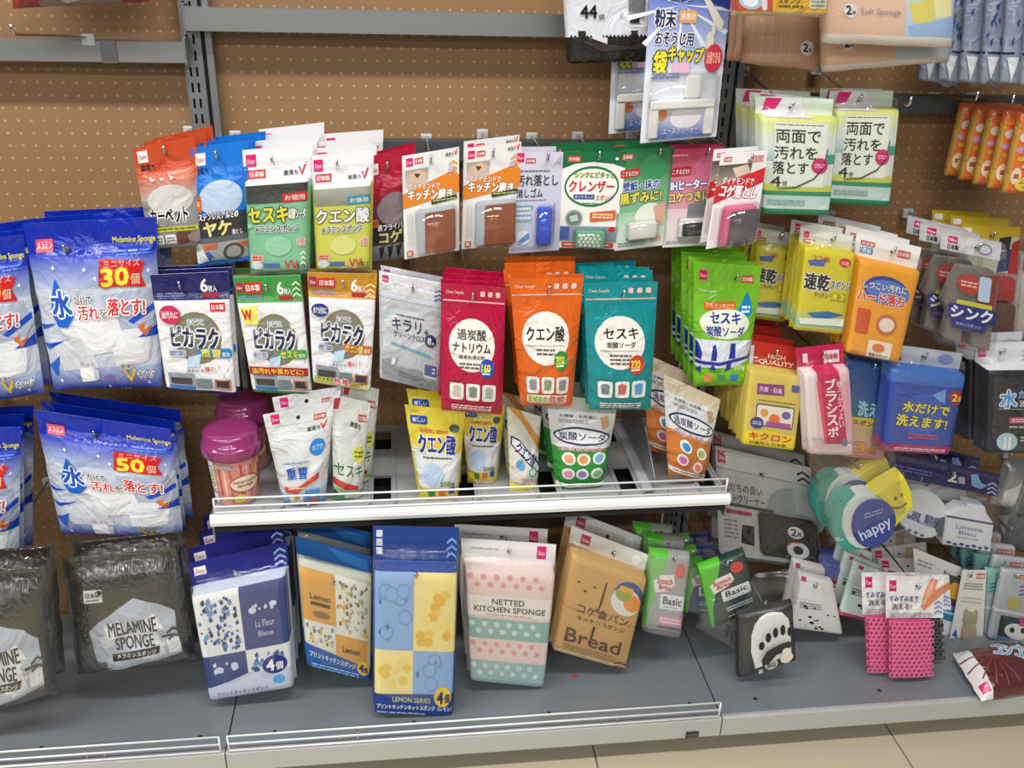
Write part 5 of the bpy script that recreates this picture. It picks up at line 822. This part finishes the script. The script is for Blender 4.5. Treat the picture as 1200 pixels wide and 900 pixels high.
BB = dict(kind='bag', T=.03, hv=.08, amp=.010, wave=.05, sym=.1, body='#2f2c28', nu=16, nv=16)
pk('black_melamine_bag', 'black striped melamine sponge bag over the left base deck', 'sponge bag', 'black melamine sponge bags', ((72, 655), (206, 640), (92, 790), (230, 772)), -.262, blackbag, n=2, dy=.044, hole=(32, 24), film=FILM, **BB)
pk('black_melamine_bag', 'black striped melamine bag cut off at the photo edge', 'sponge bag', 'black melamine bags at the photo edge', ((-80, 672), (54, 664), (-66, 850), (68, 812)), -.33, blackbag, n=2, dy=.055, hole=(40, 12), film=FILM, **BB)
rgf = random.Random(3)
def specks(x0, y0, x1, y1, n, cs): return ('M', [P(c, (x, y), (x+w, y-w*.5), (x+w*1.3, y+w*.5), (x+w*.3, y+w*.8)) for x, y, w, c in [(rgf.uniform(x0, x1-6), rgf.uniform(y0+2, y1-4), rgf.uniform(1.6, 4), rgf.choice(cs)) for _ in range(n)]])
NB = ['#2f4a86', '#4a6ab0', '#26325e', '#6f94c8']
flor = [R(0, 0, 100, 17, '#12177c'), R(4, 4, 16, 10, WHT), T('Daiso', 6, 5.5, 14, 8.5, PINK, b=0), CH(86, 3, 98, 16, '#9fb8ec', 3), R(0, 17, 100, 100, '#c3cbdc'), R(2, 17.3, 50, 63, '#e2e5e4'), R(50, 17.3, 98, 63, '#38467e'), R(2, 63, 50, 90, '#38467e'), R(50, 63, 98, 90, '#e2e5e4'), specks(4, 18, 50, 63, 80, NB), specks(52, 64, 96, 84, 40, NB), E(58, 32, 66, 37, '#cfd8ea'), E(80, 30, 88, 34, '#cfd8ea'), E(14, 72, 24, 77, '#cfd8ea'), E(32, 70, 40, 74, '#cfd8ea'), specks(60, 28, 90, 38, 6, ['#cfd8ea']), specks(12, 66, 44, 80, 8, ['#cfd8ea']), T('La Fleur', 64, 42, 84, 47, '#c8d0e4', b=0), T('Bleue', 66, 50, 82, 54, '#c8d0e4', b=0), P('#c3cbdc', (0, 88), (30, 84), (50, 80), (100, 82), (100, 100), (0, 100)), E(66, 70, 94, 84, '#1d2a86'), T('4', 71, 73, 79, 81, WHT, b=.05), T('個', 81, 75, 89, 81, WHT, b=.02), T('プリントキッチンスポンジ', 12, 92, 70, 95, '#3a4a76'), Lm(12, 96, 80, 99, '#8a98ba', 1), E(76, 85, 90, 92, '#5aa0d8')]
LB = dict(kind='block', m=.02, b=.01, bodyname='sponge_block', film=FILM, pr='cloth')
pk('floral_sponge_pack', 'navy and white floral four sponge pack', 'sponge pack', 'navy floral sponge packs', ((221, 660), (336, 634), (248, 808), (348, 792)), -.26, flor, T=.036, hv=.17, body='#cdd3dc', header='#12177c', n=4, dy=.043, hole=(46, 13), **LB, drift=(-.002, .0))
YL = ['#6a6a4a', '#8a8f6a', '#d8a84a', '#a0a8a4', '#e0c070']
lem = [R(0, 0, 100, 14, '#1760b0'), P('#2f7fd0', (40, 2), (92, 4), (96, 13), (60, 10)), R(0, 14, 100, 100, '#d9dcc8'), R(3, 14.3, 48, 56, '#d8a04e'), R(48, 14.3, 96, 62, '#dfe0d4'), R(4, 56, 46, 78, '#dfe0d4'), R(46, 62, 92, 84, '#d8a04e'), specks(48, 15, 95, 62, 75, YL), specks(5, 57, 47, 78, 34, YL), T('Lemon', 14, 32, 40, 37, '#5a3f26', b=.02), R(14, 39, 40, 42, '#5a3f26'), E(16, 46, 40, 52, '#8a6a44'), T('Lemon', 56, 71, 80, 76, '#5a3f26', b=.02), P('#1c5ca8', (0, 76), (50, 81), (100, 86), (100, 100), (0, 100)), T('プリントキッチンスポンジ', 8, 83, 74, 88, WHT, b=.015, rot=-4), E(76, 80, 95, 93, '#e0b83e'), T('4', 80, 83, 86, 90, '#22305e', b=.04), T('個', 87, 85, 92, 90, '#22305e'), Lm(10, 92, 80, 97, '#9ab8e0', 2)]
pk('lemon_tile_sponge_pack', 'orange and white lemon sponge pack with blue header', 'sponge pack', 'orange lemon sponge packs', ((346, 628), (436, 652), (357, 766), (434, 786)), LOW, lem, T=.04, hv=.14, body='#c9cf86', header='#1760b0', n=2, dy=.075, yaw=.12, hole=(46, 18), **LB)
BL = ['#6f9ad0', '#5a84c0', '#4a76b8']; YE = ['#e3c552', '#e0b23e', '#ead47a']
rings = lambda x0, y0, x1, y1, n, c, bg: ('M', [[E(x, y, x+16, y+8.5, c), E(x+1.3, y+.8, x+14.7, y+7.7, bg)] for x, y in [(x0+rgf.uniform(0, x1-x0-16), y0+rgf.uniform(0, y1-y0-9)) for _ in range(n)]])
ser = [R(0, 0, 100, 18, '#163f8e'), [R(4, 2+i*4.5, 11, 5.6+i*4.5, '#d8dee8') for i in range(3)], CH(86, 5, 98, 16, '#7fa6e4', 3), R(0, 18, 100, 100, '#163f8e'), R(2, 18.3, 48, 60, '#86abd8'), R(48, 18.3, 98, 60, '#ead98a'), R(2, 60, 48, 86, '#ecdc90'), R(48, 60, 97, 86, '#86abd8'), rings(3, 22, 47, 60, 6, '#6a92c8', '#86abd8'), specks(3, 22, 44, 58, 6, BL), ('M', [E(x, y, x+11, y+5, c) for x, y, c in [(rgf.uniform(50, 84), rgf.uniform(21, 53), rgf.choice(YE)) for _ in range(16)]]), ('M', [E(x, y, x+11, y+5, c) for x, y, c in [(rgf.uniform(4, 36), rgf.uniform(61, 79), rgf.choice(YE)) for _ in range(12)]]), rings(49, 61, 95, 85, 3, '#6a92c8', '#86abd8'), specks(50, 62, 90, 84, 4, BL), P('#163f8e', (0, 86), (100, 84), (100, 100), (0, 100)), T('LEMON SERIES', 24, 87, 70, 90, '#c9c088', b=.015), E(74, 80, 95, 92, '#e3c33a'), T('4', 78, 83, 85, 90, '#22305e', b=.04), T('個', 87, 84, 93, 89.5, '#22305e'), T('プリントキッチンネットスポンジ（レモン）', 5, 91.5, 96, 94.5, WHT, b=.015), Lm(5, 96, 64, 98, '#9ab4e4', 1)]
pk('lemon_series_sponge_pack', 'blue and yellow lemon print four sponge pack', 'sponge pack', 'blue lemon print pack', ((437, 616), (538, 618), (437, 823), (531, 828)), -.315, ser, T=.034, hv=.18, body='#86abd8', header='#163f8e', n=1, dy=.045, hole=(50, 19), **LB)
dots = lambda x0, y0, x1, y1, c: ('M', [E(x, y, x+6.5, y+4, c) for k, y in enumerate([y0+j*5.4 for j in range(int((y1-y0)/5.4))]) for x in [x0+(k % 2)*7+i*14 for i in range(int((x1-x0)/14))]])
net = [R(0, 0, 100, 14, '#e6e4e4'), DA(80, 2, 90, 11), Lm(10, 5, 40, 8, '#b8b6b8', 1), R(0, 14, 100, 100, '#e2cfc8'), R(2, 14, 98, 33, '#e3cdc6'), dots(4, 16, 98, 30, '#d99aa0'), R(2, 48, 98, 63, '#8fb3ac'), dots(4, 50, 98, 63, '#c8dcd6'), R(2, 63, 98, 80, '#e3cdc6'), dots(4, 65, 98, 79, '#d99aa0'), R(2, 80, 98, 99, '#9fbcb8'), dots(4, 82, 98, 98, '#c8dcd6'), R(2, 31, 98, 46, '#e6dedb'), T('NETTED', 30, 33, 66, 37, '#3a3636', b=.015), T('KITCHEN SPONGE', 10, 38.5, 90, 42.5, '#3a3636', b=.015), Lm(24, 44, 76, 45.5, '#b0a6a2', 1)]
pk('netted_sponge_pack', 'pastel pink and mint netted kitchen sponge pack', 'sponge pack', 'pastel netted sponge packs', ((540, 630), (652, 638), (548, 785), (636, 794)), -.265, net, T=.036, hv=.14, body='#d8cfca', header='#e6e4e4', n=2, dy=.05, hole=(50, 7), **LB)
bread = [R(0, 0, 100, 14, '#dcdad8'), DA(14, 3, 26, 11, '#b83a5a'), E(80, 4, 92, 12, '#f0f0ee'), R(0, 14, 100, 100, '#c8a066'), R(3, 20, 97, 99, '#c69c60', 5), R(2, 57, 98, 58, '#b08850'), P('#4a2f1c', (48, 27), (50, 27), (49, 46), (46, 56), (45, 55)), E(60, 20, 99, 47, '#40588e'), E(58, 26, 96, 50, '#d9ddd6'), E(74, 30, 97, 45, '#e0943a'), E(62, 26, 82, 38, '#9aa64a'), R(66, 25, 84, 30, '#d8a83a', 2), E(14, 33, 17, 35, '#4a2f1c'), E(34, 33, 37, 35, '#4a2f1c'), P('#4a2f1c', (22, 39), (28, 39), (25, 41)), T('コゲ食パン', 20, 51, 86, 59, '#5a3822', b=.02), T('キッチンスポンジ', 22, 61, 84, 65, '#5a3822'), P('#4a2f1c', (44, 67), (47, 67), (46, 83), (43, 83)), T('Bread', 12, 74, 84, 86, '#5a3822', b=.015), Lm(12, 88, 80, 93, '#9a7648', 2), R(0, 94, 100, 100, '#cdb796'), CH(80, 91, 97, 99, '#7a4a3a', 2)]
pk('bread_sponge_pack', 'toast shaped brown bread sponge pack', 'sponge pack', 'brown bread sponge packs', ((670, 616), (760, 650), (643, 750), (730, 774)), LOW, bread, T=.034, hv=.14, body='#c49a5e', header='#dcdad8', n=2, dy=.055, hole=(56, 9), **LB)
def basic(main, tagc, pill): return [R(0, 0, 100, 100, main), P('#54b92e', (0, 0), (46, 0), (10, 70), (6, 100), (0, 100)), E(64, 8, 90, 26, '#cc3a3a'), P('#e9e6e2', (14, 32), (30, 24), (62, 22), (66, 34), (52, 42), (20, 46)), T('Scotch', 22, 27, 60, 34, '#c02a32', b=.04), T('Brite', 28, 35, 58, 41, '#c02a32', b=.04), R(34, 46, 94, 64, '#dfe4ea', 4), T('Basic', 42, 49, 88, 58, BLK, b=.04), Lm(44, 60, 80, 62.5, '#8a8a90', 1), R(34, 72, 96, 84, pill, 2), Lm(38, 74, 92, 82, '#e8e0e4', 2), R(34, 86, 92, 94, '#2a2a2c', 1), Lm(38, 88, 86, 92, '#c8c8c8', 1)]
pk('basic_scrub_sponge', 'grey scrub sponge with pink pill label in clear bag', 'scrub sponge', 'grey basic scrub sponges', ((760, 640), (808, 646), (752, 734), (796, 742)), LOW, basic('#9a9a98', '', '#d880a8'), kind='block', T=.022, m=.03, b=.1, body='#8f8f8c', bodyname='sponge_block', film=CLOUDY, pr='card', n=3, dy=.045, hole=(56, 3), yaw=-.1)
pk('basic_scrub_sponge', 'navy scrub sponge half hidden behind the dark green one', 'scrub sponge', 'navy basic scrub sponges', ((800, 652), (846, 650), (800, 712), (842, 714)), -.19, basic('#262c5e', '', '#3a5aa0'), kind='block', T=.02, body='#262c5e', bodyname='sponge_block', film=CLOUDY, pr='card', n=3, dy=.042, hole=(56, 3))
pk('basic_scrub_sponge', 'dark green scrub sponge with lime corner', 'scrub sponge', 'dark green basic scrub sponge', ((816, 660), (870, 641), (832, 730), (886, 706)), LOW-.01, basic('#1f3a36', '', '#27505a'), kind='block', T=.02, body='#1d3632', bodyname='sponge_block', film=FILM, pr='card', hole=(56, 3), yaw=-.08)
def bagtail(root_name, quad, Y, m=CLOUDY, seed=5):
    q = Pack(quad, Y, kind='bag', T=.012, amp=.008, seed=seed, wave=.1); o = bm_obj('bag_tail', q.body(sym=.6), m, None, True); r_ = bpy.data.objects[root_name]; o.parent = r_; o.matrix_local = r_.matrix_world.inverted() @ q.M
def paw_extra(p, root):
    bm_obj('paw_sponge', prism(p, [(24, 34), (30, 18), (40, 8), (52, 4), (66, 4), (80, 8), (90, 20), (92, 36), (92, 80), (30, 90), (23, 60)], .005, .018), mat('#e3e2de', .85), root)
    bm_obj('paw_print', p.art([E(32, 34, 42, 48, BLK), E(44, 22, 54, 38, BLK), E(57, 16, 66, 33, BLK), E(70, 14, 79, 32, BLK), E(82, 20, 90, 36, BLK), P('#2a2a2a', (36, 64), (46, 52), (66, 46), (84, 44), (90, 50), (82, 60), (62, 62), (48, 74), (38, 74))], .0238), PR_CARD, root)
    bm_obj('sticker', p.art([E(42, 68, 64, 84, '#b8b6b2'), T('BIG', 46, 73, 60, 80, '#3a3a3a', b=.03), E(68, 62, 90, 80, '#d6d2bc'), E(72, 54, 86, 66, '#dcd8c8'), R(31, 79, 38, 86, '#b0aeaa')], .0242), PR_CARD, root)
pk('paw_sponge_pack', 'black pack with white bear paw sponge in front', 'sponge pack', 'bear paw sponge pack', ((862, 716), (926, 702), (862, 788), (930, 768)), -.30, [R(0, 0, 100, 100, '#2a2826')], kind='block', T=.017, body='#262422', bodyname='sponge_block', film=FILM, pr='card', yaw=-.1, hole=(50, -6), extra=paw_extra)
bagtail('basic_scrub_sponge.006', ((826, 700), (884, 690), (815, 735), (880, 772)), -.275, FILM)
bagtail('paw_sponge_pack', ((884, 672), (942, 664), (866, 722), (934, 708)), -.30, FILM, 8)
# top left corner: red bag and the hook above the left crossbar
pk('red_snack_bag', 'red and white glossy bag bottom at the photo corner', 'bag', None, ((14, -120), (180, -128), (16, 10), (176, 2)), -.08, [R(0, 0, 100, 100, '#8e2a34'), G(20, 70, 80, 100, '#b9a9a4', '#8d7470'), P('#a01c28', (0, 80), (30, 92), (0, 100)), P('#b0202c', (60, 74), (96, 70), (90, 88)), P('#d8d0cc', (30, 86), (50, 80), (66, 92), (40, 97))], kind='bag', T=.03, amp=.008, wave=.04, body='#7a2028', film=FILM, hole=None, hookto=False)
hook(at(104, 44, -.03), at(15, 40, -.14), 'reaching forward over left crossbar, empty')

pk('grey_scrub_bag', 'dark grey crumpled pack under charcoal packs', 'sponge pack', 'dark grey crumpled pack', ((1176, 548), (1240, 552), (1162, 640), (1222, 650)), -.075, [G(0, 0, 100, 100, '#55585a', '#3c3d3e'), P('#7d8082', (10, 10), (40, 6), (24, 50)), P('#2a2b2c', (30, 40), (70, 30), (60, 80)), P('#8f9294', (0, 60), (18, 50), (12, 80))], kind='bag', T=.02, amp=.012, wave=.06, body='#48494a', film=CLOUDY, hole=(50, 4))
for px, py, qx, qy, t in ((1098, 602, 1128, 640, 'first'), (1128, 596, 1160, 634, 'second'), (1150, 586, 1184, 624, 'third')):
    hook(at(px, py, -.008), at(qx, qy, -.16), 'bare and dark under the house sponge, %s along' % t)
pk('plush_sponge_pack', 'pale grey tubular net sponge hanging beside the house sponge', 'sponge pack', None, ((1176, 540), (1206, 536), (1160, 590), (1186, 596)), -.1, [G(0, 0, 100, 100, '#5a5c60', '#cfcfcc'), P('#e3e2dc', (20, 60), (80, 40), (90, 90), (20, 96))], kind='bag', T=.02, amp=.006, wave=.04, body='#a9aaac', hole=None, hookto=False, film=FILM)
